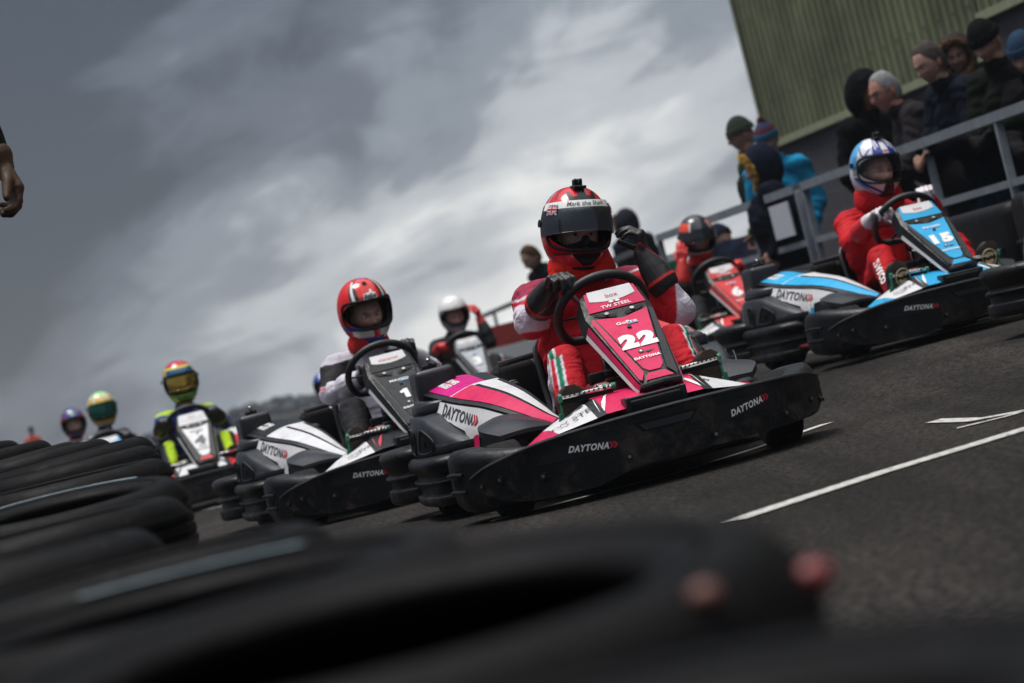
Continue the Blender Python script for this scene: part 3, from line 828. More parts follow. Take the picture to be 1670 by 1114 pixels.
def seat(root):
    mb = MB(); xc = -.05
    C = cr([(-.47, .585), (-.455, .47), (-.42, .30), (-.35, .15), (-.20, .085), (-.02, .085), (.10, .11)], 24)
    T = np.gradient(C, axis=0); T /= np.linalg.norm(T, axis=1, keepdims=True); Nn = np.stack([-T[:, 1], T[:, 0]], 1)
    Nn = np.where((Nn @ np.array([1, 1.]))[:, None] > 0, Nn, -Nn)
    tt = np.linspace(0, 1, 24); wd = np.interp(tt, [0, .1, .4, .7, 1], [.13, .185, .205, .205, .17]); lift = np.interp(tt, [0, .15, .5, .75, 1], [.02, .07, .16, .24, .10])
    G = []
    for i in range(24):
        row = []
        for u in np.linspace(-1, 1, 17):
            a = abs(u); lx = wd[i] * math.copysign(1 - (1 - a) ** 1.6, u) if False else wd[i] * u * (1 - .12 * a ** 4)
            l = lift[i] * a ** 3.2
            row.append([xc + lx, C[i, 0] + Nn[i, 0] * l, C[i, 1] + Nn[i, 1] * l])
        G.append(row)
    G = np.array(G); mb.grid(G, 'black'); H = G.copy(); H[:, :, 1] -= .008; H[:, :, 2] -= .008; mb.grid(H, 'black', flip=True)
    rim = np.concatenate([G[::-1, 0], G[0, 1:], G[1:, -1]]); mb.tube(rim, .011, 'trim', n=8)
    mb.build('seat', root)

def chassis(root, lv):
    mb = MB()
    fr = M['frame_red']
    for sx in (1, -1):
        mb.tube([(sx * .30, -.9, .09), (sx * .33, -.4, .075), (sx * .30, .1, .075), (sx * .20, .5, .08), (sx * .18, .80, .09)], .015, fr, n=8, res=20)
        mb.tube([(sx * .30, .2, .09), (sx * .50, .2, .10), (sx * .55, -.0, .10), (sx * .55, -.4, .10), (sx * .3, -.5, .10)], .012, fr, n=8, res=20)
        mb.tube([(sx * .2, .53, .13), (sx * .47, .53, .135)], .016, 'rim', n=8)
        mb.tube([(sx * .04, .50, .15), (sx * .42, .50, .15)], .007, 'steel', n=6)
        mb.tube([(sx * .09 - .05, .62, .10), (sx * .035 - .05, .50, .33), (-.05, .42, .50)], .011, 'rim', n=8)
    mb.tube([(-.3, .30, .075), (.3, .30, .075)], .014, fr, n=8); mb.tube([(-.2, .80, .09), (.2, .80, .09)], .014, fr, n=8)
    mb.tube([(-.58, -.52, .14), (.58, -.52, .14)], .018, 'rim', n=10)
    mb.box((0, .28, .058), (.52, 1.1, .008), 'black')
    mb.build('chassis_frame', root)
    # engine, carburettor and hoses seen below the panel
    mb = MB(); rs = random.Random(4)
    mb.box((.34, -.40, .20), (.20, .26, .18), 'black', r=.02)
    for k in range(6): mb.box((.34, -.27 + k * .012, .20), (.17, .004, .15), 'rim')
    mb.box((.16, -.62, .36), (.20, .20, .27), 'black', r=.03)
    mb.tube([(.25, -.35, .3), (.28, -.2, .36), (.24, -.05, .3)], .02, 'rim', n=8, res=12)
    mb.build('engine', root)
    mb = MB()
    mb.box((-.05, .44, .30), (.10, .09, .06), 'black', r=.01); mb.box((-.03, .40, .36), (.06, .05, .05), 'rim', r=.008); mb.box((-.10, .42, .38), (.04, .06, .05), 'rim', r=.006)
    mb.box((.03, .40, .225), (.21, .30, .29), 'frame_red', r=.03); mb.box((.075, .53, .335), (.07, .05, .05), 'rim', r=.008); mb.box((.10, .50, .385), (.05, .05, .04), 'black', r=.006); mb.box((.03, .52, .39), (.09, .06, .03), 'black', r=.006); mb.tube([(.11, .54, .36), (.13, .50, .31), (.10, .52, .24)], .006, 'steel', n=6, res=10)
    mb.box((.02, .36, .42), (.03, .03, .06), 'steel', r=.004); mb.box((-.13, .38, .42), (.05, .03, .03), 'black', r=.004)
    for k in range(5):
        x = -.12 + k * .035
        mb.tube([(x, .38, .58 - k * .01), (x + rs.uniform(-.03, .03), .34, .48), (x + rs.uniform(-.04, .06), .37, .40), (x + .02, .45, .32)], .006, 'black', n=6, res=12)
    mb.tube([(.02, .66, .20), (.0, .58, .26), (-.01, .52, .33)], .013, 'rim', n=8, res=8)
    mb.build('steering_box', root)
    for sx in (1, -1):
        p = MB(); a, b = (.275, .085) if sx > 0 else (-.30, -.13)
        p.tube([(a, .665, .352), (b, .665, .347)], .0085, 'steel', n=10)
        p.box(((a + b) / 2, .668, .334), (abs(a - b) * .95, .010, .014), 'black')
        for q in np.linspace(a, b, 12)[1:-1]: p.disc((q, .675, .353), (0, 1, .2), .003, 'black', .002, 8)
        p.tube([(a, .665, .362), (a, .66, .33), (a * 1.02, .66, .26), (a * .98, .65, .16), (a, .64, .09)], .009, 'green', n=8, res=16, flat=.5)
        p.tube([(a + .012 * sx, .665, .30), (a + .02 * sx, .64, .22), (a + .005 * sx, .62, .12)], .005, 'green', n=6, res=10)
        p.disc((a, .665, .352), (1, 0, 0), .016, 'green', .006); p.disc((b, .665, .347), (1, 0, 0), .014, 'green', .008)
        p.disc((b + .03 * sx, .665, .348), (1, 0, 0), .013, 'green', .004)
        p.build('pedal', root)

def tank(root, lv):
    mb = MB()
    mb.box((.475, -.70, .475), (.165, .20, .17), 'plastic_grey', r=.022, taper=(.95, .95))
    o = mb.build('fuel_tank', root)
    m2 = MB()
    m2.tube([(.475, -.70, .555), (.475, -.70, .572)], .030, 'trim', n=16); m2.tube([(.475, -.70, .568), (.475, -.70, .592)], .006, 'rim', n=8)
    for a in range(4): m2.tube([(.475, -.70, .574), (.475 + .030 * math.cos(a * 1.57), -.70 + .030 * math.sin(a * 1.57), .574)], .008, 'trim', n=6)
    m2.ellip((.475, -.70, .594), (.008, .008, .008), 'steel'); m2.build('filler_cap', o)
    m3 = MB()
    m3.grid(np.array([[(.559, -.665, .415), (.559, -.64, .415)], [(.557, -.665, .455), (.557, -.64, .455)]]), 'letter_white')
    m3.grid(np.array([[(.5595, -.665, .455), (.5595, -.64, .455)], [(.559, -.665, .463), (.559, -.64, .463)]]), 'letter_red'); m3.build('label_plate', o)
    # flat cover with a lettered white top beside the seat
    mb = MB()
    G = np.array([[(.40, -.62, .447), (.22, -.66, .468)], [(.37, -.36, .425), (.22, -.36, .443)]])
    mb.box((.30, -.50, .40), (.19, .30, .07), 'trim', r=.015)
    P = Patch(np.array([[(.385, -.63, .4375), (.215, -.63, .4375)], [(.385, -.37, .4375), (.215, -.37, .4375)]]), su=.26, sv=.17, smooth=False)
    P.quad(mb, 'white', off=.002)
    fn = P.fn(.0045)
    put_text(mb, "TW STEEL", fn, (.14, .075), .022, 'letter_red', bold=.0, sx=.9, rot=math.pi / 2 * 0)
    for k in (-1, 1):
        a = np.linspace(0, 2 * math.pi, 11)[:-1]; put_poly(mb, np.stack([.14 + k * .016 + .011 * np.cos(a), .12 + .012 * np.sin(a)], 1), fn, 'letter_red', .05)
    mb.build('engine_cover', root)
    mb = MB(); mb.box((.175, -.60, .40), (.16, .26, .22), 'black', r=.035, taper=(.9, .8)); mb.tube([(.25, -.47, .51), (.10, -.47, .515)], .012, 'trim', n=8)
    mb.build('air_box', root)

def make_kart(x, y, psi, num, lv, label, roll=0.0, pitch=0.0, rear_only=False):
    z = gz(x, y)
    root = empty('racing_kart', (x, y, z), rot=(pitch, roll, math.pi + R(psi)))
    tag(root, label, 'kart', 'racing karts on the starting grid')
    front_bumper(root, lv); nose_cone(root, lv); front_panel(root, lv, num); steering(root, lv)
    for sx in (1, -1): side_pod(root, lv, sx)
    rear_bumper(root)
    for (wx, wy, r, w) in ((.49, .53, .128, .125), (-.49, .53, .128, .125), (.50, -.52, .14, .19), (-.50, -.52, .14, .19)): wheel_(root, wx, wy, r, w)
    seat(root); chassis(root, lv); tank(root, lv)
    return root
M['rubber_grip'] = mat('steering_wheel_grip', (.015, .015, .016), .55, bump=.0005, bscale=300)
# ------------------------------------------------------------------ liveries
def vin(name, c, sc_=.22): 
    M[name] = mat(name, c, .33, spec=.22, var=.14, vscale=14, scratch=sc_); return name
vin('pink', (.62, .016, .095)); vin('magenta', (.55, .006, .19)); vin('blue', (.02, .36, .66)); vin('red', (.60, .035, .04)); vin('dark', (.012, .014, .018)); vin('silver', (.36, .38, .42)); vin('light', (.66, .66, .68))
def livery(accent, **k):
    d = dict(accent=accent, nose=accent, nose_side='white', pod_sticker=accent, panel=accent, flank=accent, cap=accent, number='letter_white', slash='letter_white'); d.update(k); return d
LV = {
 'pink': livery('pink', pod_sticker='magenta', flank_r='dark'),
 'black': livery('light', nose='dark', pod_sticker='dark', panel='dark', flank='dark', cap='dark', slash='letter_red', nose_text='GoPro', cap_top='claranet', cap_text=None, panel_text='MAXED'),
 'blue': livery('blue', nose_text='GoPro', panel_text='MAXED', cap_text='', side_number='15', flank='dark'),
 'red': livery('red', flank='red', panel_text='GoPro'),
 'white': livery('red', nose_side='red', panel='white', number='letter_black', cap='light', pod_sticker='light', flank='dark', slash='letter_black', panel_text='MAXED', cap_text='', nose='light'),
 'silver': livery('red', panel='silver', number='letter_white', cap='silver', pod_sticker='silver', flank='dark', nose='light', cap_text=''),
 'sky': livery('blue', panel='blue', flank='dark', cap='blue', nose='blue', cap_text=''),
}

# ================================================================== SETTING
def asphalt_mat():
    m = bpy.data.materials.new('asphalt'); m.use_nodes = True; nt = m.node_tree; N = nt.nodes; L = nt.links; b = N['Principled BSDF']
    tc = N.new('ShaderNodeTexCoord')
    def noise(s, d=5, r=.6):
        n = N.new('ShaderNodeTexNoise'); n.inputs['Scale'].default_value = s; n.inputs['Detail'].default_value = d; n.inputs['Roughness'].default_value = r; L.new(tc.outputs['Object'], n.inputs[0]); return n.outputs['Fac']
    vo = N.new('ShaderNodeTexVoronoi'); vo.inputs['Scale'].default_value = 70; L.new(tc.outputs['Object'], vo.inputs['Vector'])
    r1 = N.new('ShaderNodeValToRGB'); e = r1.color_ramp.elements; e[0].position = .45; e[0].color = (.0045, .0042, .004, 1); e[1].position = .57; e[1].color = (.050, .043, .038, 1); L.new(noise(44, 4, .85), r1.inputs[0])
    r2 = N.new('ShaderNodeMapRange'); r2.inputs['From Min'].default_value = .3; r2.inputs['From Max'].default_value = .7; r2.inputs['To Min'].default_value = .65; r2.inputs['To Max'].default_value = 1.35; L.new(noise(1.1, 6, .6), r2.inputs['Value'])
    mx = N.new('ShaderNodeVectorMath'); mx.operation = 'SCALE'; L.new(r1.outputs[0], mx.inputs[0]); L.new(r2.outputs[0], mx.inputs['Scale'])
    sp = N.new('ShaderNodeValToRGB'); sp.color_ramp.elements[0].position = .60; sp.color_ramp.elements[1].position = .68; L.new(noise(55, 2, .6), sp.inputs[0])
    m2 = N.new('ShaderNodeMix'); m2.data_type = 'RGBA'; L.new(sp.outputs[0], m2.inputs['Factor']); L.new(mx.outputs[0], m2.inputs['A']); m2.inputs['B'].default_value = (.10, .09, .08, 1)
    m2b = N.new('ShaderNodeMath'); m2b.operation = 'MULTIPLY'; m2b.inputs[1].default_value = .45; L.new(sp.outputs[0], m2b.inputs[0]); L.new(m2b.outputs[0], m2.inputs['Factor'])
    L.new(m2.outputs['Result'], b.inputs['Base Color'])
    # dark rubber laid along the direction of travel
    mpn = N.new('ShaderNodeMapping'); mpn.inputs['Rotation'].default_value = (0, 0, R(-14)); mpn.inputs['Scale'].default_value = (2.6, .16, 1); L.new(tc.outputs['Object'], mpn.inputs[0])
    n5 = N.new('ShaderNodeTexNoise'); n5.inputs['Scale'].default_value = 1.0; n5.inputs['Detail'].default_value = 5; L.new(mpn.outputs[0], n5.inputs[0])
    r5 = N.new('ShaderNodeMapRange'); r5.inputs['From Min'].default_value = .42; r5.inputs['From Max'].default_value = .62; r5.inputs['To Min'].default_value = .55; r5.inputs['To Max'].default_value = 1.15; L.new(n5.outputs['Fac'], r5.inputs['Value'])
    v5 = N.new('ShaderNodeVectorMath'); v5.operation = 'SCALE'; L.new(m2.outputs['Result'], v5.inputs[0]); L.new(r5.outputs[0], v5.inputs['Scale']); L.new(v5.outputs[0], b.inputs['Base Color'])
    b.inputs['Roughness'].default_value = .85; b.inputs['Specular IOR Level'].default_value = .12
    bp = N.new('ShaderNodeBump'); bp.inputs['Distance'].default_value = .011; L.new(vo.outputs['Distance'], bp.inputs['Height']); L.new(bp.outputs[0], b.inputs['Normal'])
    return m
M['asphalt'] = asphalt_mat()
M['paint'] = mat('road_paint', (.50, .49, .46), .7, bump=.003, bscale=150, var=.35, vscale=35)
def worn(m):
    N = m.node_tree.nodes; L = m.node_tree.links; b = N['Principled BSDF']; src = b.inputs['Base Color'].links[0].from_socket
    tc = N.new('ShaderNodeTexCoord'); n = N.new('ShaderNodeTexNoise'); n.inputs['Scale'].default_value = 38; n.inputs['Detail'].default_value = 5; n.inputs['Roughness'].default_value = .75; L.new(tc.outputs['Object'], n.inputs[0])
    r = N.new('ShaderNodeMapRange'); r.inputs['From Min'].default_value = .54; r.inputs['From Max'].default_value = .62; L.new(n.outputs['Fac'], r.inputs['Value'])
    x = N.new('ShaderNodeMix'); x.data_type = 'RGBA'; L.new(r.outputs[0], x.inputs['Factor']); L.new(src, x.inputs['A']); x.inputs['B'].default_value = (.06, .055, .05, 1); L.new(x.outputs['Result'], b.inputs['Base Color'])
worn(M['paint'])

def build_ground():
    xs = np.concatenate([np.linspace(-1500, -40, 8), np.linspace(-30, -6, 7), np.linspace(-5, 9, 57), np.linspace(12, 40, 8), np.linspace(60, 1500, 8)])
    ys = np.concatenate([np.linspace(-60, -2, 6), np.linspace(0, 30, 61), np.linspace(34, 80, 12), np.linspace(100, 1600, 12)])
    G = np.array([[[x, y, gz(x, y)] for y in ys] for x in xs])
    mb = MB(); mb.grid(G, 'asphalt', flip=True)
    tag(mb.build('track', sharp=0), kind='structure')
build_ground()
def line_on_ground(pts, w, name, label, kind='structure'):
    """painted line along pixel points of the frame"""
    P = [px_ground(*p, up=.004) for p in pts]; Q = []
    for a, b in zip(P[:-1], P[1:]):
        n = max(2, int(np.linalg.norm(b - a) / .15)); Q += [a + (b - a) * i / n for i in range(n)]
    Q.append(P[-1]); Q = np.array(Q); T = np.gradient(Q, axis=0); T[:, 2] = 0; T /= np.linalg.norm(T, axis=1, keepdims=True) + 1e-9
    Nn = np.stack([-T[:, 1], T[:, 0], T[:, 0] * 0], 1) * w / 2
    A, B = Q + Nn, Q - Nn
    for K in (A, B):
        for k in K: k[2] = gz(k[0], k[1]) + .004
    mb = MB(); mb.grid(np.stack([A, B]), 'paint'); o = mb.build(name, sharp=0); tag(o, kind='structure'); return o
line_on_ground([(1196, 848), (1430, 772), (1700, 690)], .105, 'road_marking', '')
line_on_ground([(1522, 686), (1590, 684), (1700, 664)], .055, 'road_marking', '')
line_on_ground([(1560, 698), (1635, 680), (1700, 662)], .04, 'road_marking', '')
line_on_ground([(800, 850), (960, 808), (1100, 772), (1240, 728), (1348, 690)], .06, 'road_marking', '')
line_on_ground([(330, 832), (480, 800), (640, 760)], .05, 'road_marking', '')
line_on_ground([(1306, 578), (1440, 545), (1640, 498)], .07, 'road_marking', '')
line_on_ground([(1370, 584), (1500, 552), (1690, 502)], .04, 'road_marking', '')
# paint on wheel-worn tar: thin dark seams

# ================================================================== KARTS
def org(hx, hy, psi, dx=-.113, dy=-.2):
    p = R(psi); f = np.array([math.sin(p), -math.cos(p)]); r = np.array([-math.cos(p), -math.sin(p)])
    o = np.array([hx, hy]) - r * dx - f * dy
    return float(o[0]), float(o[1])
KARTS = {
 '22': dict(o=(.259, 9.933), psi=10.5, num='22', lv='pink'),
 '1': dict(o=org(-.66, 13.2, 14), psi=14, num='1', lv='black'),
 '4': dict(o=org(-2.42, 20.0, 12), psi=12, num='4', lv='white'),
 'y': dict(o=org(-3.65, 24.0, 12), psi=12, num='7', lv='sky'),
 'b': dict(o=org(-4.5, 27.5, 12), psi=12, num='9', lv='red'),
 '15': dict(o=org(2.05, 14.2, 13), psi=13, num='15', lv='blue'),
 '6': dict(o=org(1.48, 19.5, 12), psi=12, num='6', lv='red'),
 'w': dict(o=org(-.42, 23.0, 12), psi=12, num='3', lv='silver'),
 'b2': dict(o=org(-2.34, 33, 12), psi=12, num='8', lv='red'),
 'e': dict(o=(3.00, 10.85), psi=20, num='10', lv='blue'),
}
KL = {'22': 'pink and white kart numbered 22 at the front, black bumper with white lettering', '1': 'dark kart numbered 1 just behind the pink kart, white side pod',
 '4': 'white panelled kart numbered 4 with a red nose, three karts behind the pink one', 'y': 'kart with light blue panel carrying the driver in a yellow and green helmet',
 'b': 'last kart of the near lane, under the driver in a dark blue helmet', '15': 'light blue and white kart numbered 15 with black bumper, driver in red', '6': 'red kart numbered 6 in front of the railing',
 'w': 'grey panelled kart with red and white pod under the driver in a white helmet', 'b2': 'kart furthest back in the far lane, mostly hidden behind kart 1', 'e': 'kart cut off by the frame ahead of kart 15, only its rear bumper corner showing'}
KOBJ = {}
for k, d in KARTS.items():
    KOBJ[k] = make_kart(d['o'][0], d['o'][1], d['psi'], d['num'], LV[d['lv']], KL[k], roll=(R(0) if k not in ('15', 'e') else R(-1.5)))
# ================================================================== PEOPLE
def sph_grid(nu, nv, th0=-90, th1=90):
    th = np.radians(np.linspace(th0, th1, nu)); ph = np.radians(np.linspace(-180, 180, nv + 1)[:-1])
    return np.meshgrid(th, ph, indexing='ij')
def head_geo(mb, c, rot, skin=(.50, .30, .22), nu=60, nv=80, s=1.0, look=0.0, male=True, brow=(.06, .035, .02), stubble=0.0, eyes=True, fusing=False):
    """a human head; local x = its left-right, y = where it faces, z up"""
    th, ph = sph_grid(nu, nv)
    x = .074 * np.cos(th) * np.sin(ph); y = .096 * np.cos(th) * np.cos(ph); z = .118 * np.sin(th)
    fr = np.clip(y / .09, 0, 1)
    jaw = np.clip(-z / .118, 0, 1)
    x = x * (1 - .30 * jaw ** 1.5); y = y - .012 * jaw * (1 - fr) + .004 * jaw * fr
    y = np.where((z < -.07), y + .012 * fr * np.clip((-z - .07) / .04, 0, 1), y)
    g = lambda cx, cz, sx, sz: np.exp(-((x - cx) / sx) ** 2 - ((z - cz) / sz) ** 2) * (fr > .05)
    dy = .020 * g(0, -.030, .011, .013) + .012 * g(0, -.010, .008, .020) - .011 * g(.031, .004, .017, .012) - .011 * g(-.031, .004, .017, .012)
    dy += .006 * g(.03, .024, .022, .008) + .006 * g(-.03, .024, .022, .008) + .005 * g(0, .02, .012, .01) + .005 * g(.042, -.026, .018, .014) + .005 * g(-.042, -.026, .018, .014)
    dy += .006 * g(0, -.058, .022, .006) + .006 * g(0, -.069, .019, .006) - .004 * g(0, -.0635, .024, .003) + .008 * g(0, -.098, .022, .014) + .004 * g(.012, -.034, .006, .006) + .004 * g(-.012, -.034, .006, .006)
    y = y + dy
    P = np.stack([x, y, z], -1)
    C = np.tile(np.array(skin, float), (nu, nv, 1))
    def tint(m, cc, k): 
        C[:] = C * (1 - (m * k)[..., None]) + np.array(cc) * (m * k)[..., None]
    tint(g(.031, .026, .018, .0055) + g(-.031, .026, .018, .0055), brow, .85)
    tint(np.clip(g(0, -.062, .021, .007), 0, 1), (.42, .13, .11), .7)
    tint(g(.045, -.03, .02, .018) + g(-.045, -.03, .02, .018) + g(0, -.032, .012, .012), (.52, .20, .15), .4)
    if stubble: tint(np.clip(g(0, -.085, .055, .035), 0, 1), (.12, .09, .07), stubble)
    P = (P * s) @ np.array(rot).T + np.array(c)
    mb.grid(P, 'skin', cv=True, colr=C)
    T = lambda q: (np.array(q) * s) @ np.array(rot).T + np.array(c)
    for sx in (-1, 1):
        mb.ellip(T((sx * .075, -.008, -.008)), (.008 * s, .018 * s, .030 * s), 'skin', rot=rot, nu=8, nv=10, colr=np.array(skin) * np.array([1.05, .85, .8]))
        if eyes:
            e = T((sx * .031, .0735, .005))
            mb.ellip(e, (.0135 * s, .010 * s, .0085 * s), 'skin', rot=rot, nu=10, nv=14, colr=(.62, .58, .55))
            mb.ellip(T((sx * .031 + look * .004, .0800, .005)), (.0058 * s, .0055 * s, .0062 * s), 'skin', rot=rot, nu=8, nv=10, colr=(.02, .015, .012))
            q = [T((sx * .031 + a * .0155, .0785 - .010 * a * a, .005 + .0085 * (1 - a * a))) for a in np.linspace(-1, 1, 7)]
            mb.tube(q, .0026 * s, 'skin', n=6, colr=np.array(skin) * .55)
            q = [T((sx * .031 + a * .0150, .0775 - .010 * a * a, .005 - .0070 * (1 - a * a))) for a in np.linspace(-1, 1, 7)]
            mb.tube(q, .0020 * s, 'skin', n=6, colr=np.array(skin) * .8)
    return P

# ---- helmets
def helm_surf(th, ph, k=1.0, off=0.0):
    x = (.129 * k + off) * np.sign(np.sin(ph)) * np.abs(np.sin(ph)) ** .94 * np.abs(np.cos(th)) ** .88
    y = (.150 * k + off) * np.cos(ph) * np.abs(np.cos(th)) ** .88
    z = (.156 * k + off) * np.sin(th)
    low = np.clip(-th / R(62), 0, 1); fr = np.clip(np.cos(ph), 0, 1)
    y = y + .030 * low * fr ** 2 * k; x = x * (1 - .07 * low ** 2); y = y - .012 * low * (1 - fr)
    y = y + .006 * np.clip(fr, 0, 1) ** 3 * np.exp(-((th - R(28)) / R(10)) ** 2)
    return np.stack([x, y, z - .018 * low * k], -1)
def port_edge(n=72, sh=0.0):
    """outline of the eye port in (th, ph) degrees; ph > 0 is the wearer's left"""
    a = np.linspace(0, 2 * math.pi, n, endpoint=False); e = .42
    ph = 74 * np.sign(np.cos(a)) * np.abs(np.cos(a)) ** e
    s = np.sign(np.sin(a)) * np.abs(np.sin(a)) ** e
    th = np.where(s > 0, 23 * s, 28 * s) + np.where(s < 0, 6 * (ph / 74) ** 2 * -s, 0) - 1
    return th, ph
def helmet(parent, c, rot, paint, visor=None, camera=False, vents=True, peak=None, name='helmet', strip=False, s=1.0, lining=(.012, .012, .013)):
    """paint(th, ph) in degrees -> colour array"""
    T = lambda P: (np.asarray(P) * s) @ np.array(rot).T + np.array(c)
    mb = MB(); nu, nv = 110, 150
    th, ph = sph_grid(nu, nv, -58, 90)
    P = helm_surf(th, ph); C = paint(np.degrees(th), np.degrees(ph))
    V = T(P).reshape(-1, 3)
    td, pd = np.degrees(th), np.degrees(ph)
    up = np.abs((np.clip(td + 1, 0, 99)) / 23) ** (1 / .42) + np.abs(pd / 74) ** (1 / .42)
    dn = np.abs((np.clip(-(td + 1) + 0 * td, 0, 99)) / (28 - 6 * (pd / 74) ** 2)) ** (1 / .42) + np.abs(pd / 74) ** (1 / .42)
    ins = np.where(td + 1 > 0, up < 1, dn < 1) & (np.abs(pd) < 74)
    f = []
    for i in range(nu - 1):
        for j in range(nv):
            j2 = (j + 1) % nv
            if ins[i, j] and ins[i, j2] and ins[i + 1, j] and ins[i + 1, j2]: continue
            f.append((i * nv + j, (i + 1) * nv + j, (i + 1) * nv + j2, i * nv + j2))
    mb.add(V, f, 'shell', C.reshape(-1, 3))
    o = mb.build(name, parent, sharp=0)
    # lining
    mb = MB(); P2 = helm_surf(th, ph, .87); f2 = [q[::-1] for q in f]
    mb.add(T(P2).reshape(-1, 3), f2, 'skin', np.array(lining))
    et, ep = port_edge(); E0 = helm_surf(np.radians(et), np.radians(ep), 1.0, .0005); E1 = helm_surf(np.radians(et), np.radians(ep), .87)
    mb.grid(T(np.stack([E0, E1])), 'black', cu=False, cv=True)
    mb.tube(T(helm_surf(np.radians(et), np.radians(ep), 1.0, .001)), .0062 * s, 'black', n=8, closed=True)
    pb = np.radians(np.linspace(-180, 180, 61)[:-1]); bt = np.full(60, R(-58))
    mb.tube(T(helm_surf(bt, pb, .985)), .008 * s, 'black', n=8, closed=True)
    mb.build('lining', o)
    if visor:
        kind, t0, t1, span = (*visor, 86)[:4]; mb = MB()
        ps = np.linspace(-span, span, 60); q = np.linspace(0, 1, 14)
        TT = np.radians(np.array([[t0 + (t1 - t0) * b + (0 if t0 < -5 else 6 * (abs(p) / 86) ** 2 * (1 - b) * -1) for b in q] for p in ps]))
        PP = np.radians(np.repeat(ps[:, None], 14, 1))
        G = helm_surf(TT, PP, 1.0, .011)
        if t0 > -5: G[..., 1] += .012 * np.clip(np.cos(PP), 0, 1) * (1 - q)[None, :]
        mb.grid(T(G), kind, flip=True)
        mb.tube(T(G[:, 0]), .0016 * s, kind if kind != 'visor_clear' else 'trim', n=6)
        vo = mb.build('visor', o, sharp=0)
        for sg in (-1, 1):
            mb = MB(); a = helm_surf(np.array(R(8.)), np.array(R(88.) * sg), 1.0, .008); b = helm_surf(np.array(R(8.)), np.array(R(88.) * sg), 1.0, .015)
            mb.tube([T(a), T(b)], .015 * s, 'trim', n=16); mb.build('visor_pivot', o)
        if strip:
            mb = MB(); off = .0125
            def f_(u, v):   # u degrees to the viewer's right (= wearer's left), v degrees
                u = np.asarray(u, float); v = np.asarray(v, float)
                G = helm_surf(np.radians(v), np.radians(u) * SIDE, 1.0, off); return T(G)
            us = np.linspace(-80, 80, 60)
            G = np.stack([helm_surf(np.full(60, R(t)) + np.radians(-4 * (np.abs(us) / 80) ** 2), np.radians(us) * SIDE, 1.0, .0120) for t in (28, 33, 38.5)])
            mb.grid(T(G), 'letter_white', flip=True)
            off = .0135
            # the lettering runs round the front of the strip
            v, fc = text2d("Mark the Shark", .004, .35, 1.2)
            mb.add(f_(v[:, 0] * 6.5 + 2, 33.0 + v[:, 1] * 6.6), fc, 'letter_black')
            def flag(cx, w, h, cy):
                P_ = lambda a, b: (cx + a * w, cy + b * h)
                blu, red, wht = 'flag_blue', 'letter_red', 'letter_white'
                rect = lambda a0, b0, a1, b1: [P_(a0, b0), P_(a1, b0), P_(a1, b1), P_(a0, b1)]
                put_poly(mb, rect(-1, -1, 1, 1), f_, blu, 4)
                nonlocal off
                off = .0142
                for A, B in (((-1, -1), (1, 1)), ((-1, 1), (1, -1))):
                    d = np.array(P_(*B)) - np.array(P_(*A)); n_ = nrm([-d[1], d[0]]); a_, b_ = np.array(P_(*A)), np.array(P_(*B))
                    for ww, m_ in ((1.1, wht), (.4, red)):
                        off += .0004; put_poly(mb, [a_ + n_ * ww, b_ + n_ * ww, b_ - n_ * ww, a_ - n_ * ww], f_, m_, 4)
                off += .0004; put_poly(mb, rect(-1, -.38, 1, .38), f_, wht, 4); put_poly(mb, rect(-.26, -1, .26, 1), f_, wht, 4)
                off += .0006; put_poly(mb, rect(-1, -.2, 1, .2), f_, red, 4); put_poly(mb, rect(-.14, -1, .14, 1), f_, red, 4)
                off = .0135
            flag(-58, 10, 7, 25); flag(62, 10, 7, 24)
            mb.build('sticker', vo, sharp=0)
    if camera:
        mb = MB()
        a = T((0, .050, .150)); up = np.array(rot)[:, 2]; fw = np.array(rot)[:, 1]; rt = np.array(rot)[:, 0]
        mb.box(T((0, .050, .166)), np.array((.034, .030, .030)) * s, 'trim', rot=rot, r=.005)
        mb.box(T((0, .060, .152)), np.array((.050, .055, .012)) * s, 'trim', rot=rot, r=.004)
        for k in (-1, 0, 1): mb.box(T((k * .011, .060, .176)), np.array((.005, .018, .016)) * s, 'rim' if k == 0 else 'trim', rot=rot, r=.002)
        mb.build('camera_mount', o, sharp=20)
    if vents:
        for pts in (vents if isinstance(vents, list) else []):
            m_, poly, of = pts; mb = MB()
            put_poly(mb, np.array(poly, float), lambda u, v, of=of: T(helm_surf(np.radians(np.asarray(v, float)), np.radians(np.asarray(u, float)) * SIDE, 1.0, of)), m_, 6); mb.build('helmet_vent', o, sharp=20)
    return o
M['flag_blue'] = mat('flag_blue', (.01, .03, .22), .4)
SIDE = -1   # sign turning "viewer's right when facing the helmet" into the wearer's angle ph
def lerp_c(C, m, c): return C * (1 - m[..., None]) + np.array(c) * m[..., None]
def sst(a, b, x): t = np.clip((x - a) / (b - a + 1e-9), 0, 1); return t * t * (3 - 2 * t)
def band_(x, a, b, e=1.2): return sst(a - e, a + e, x) * (1 - sst(b - e, b + e, x))

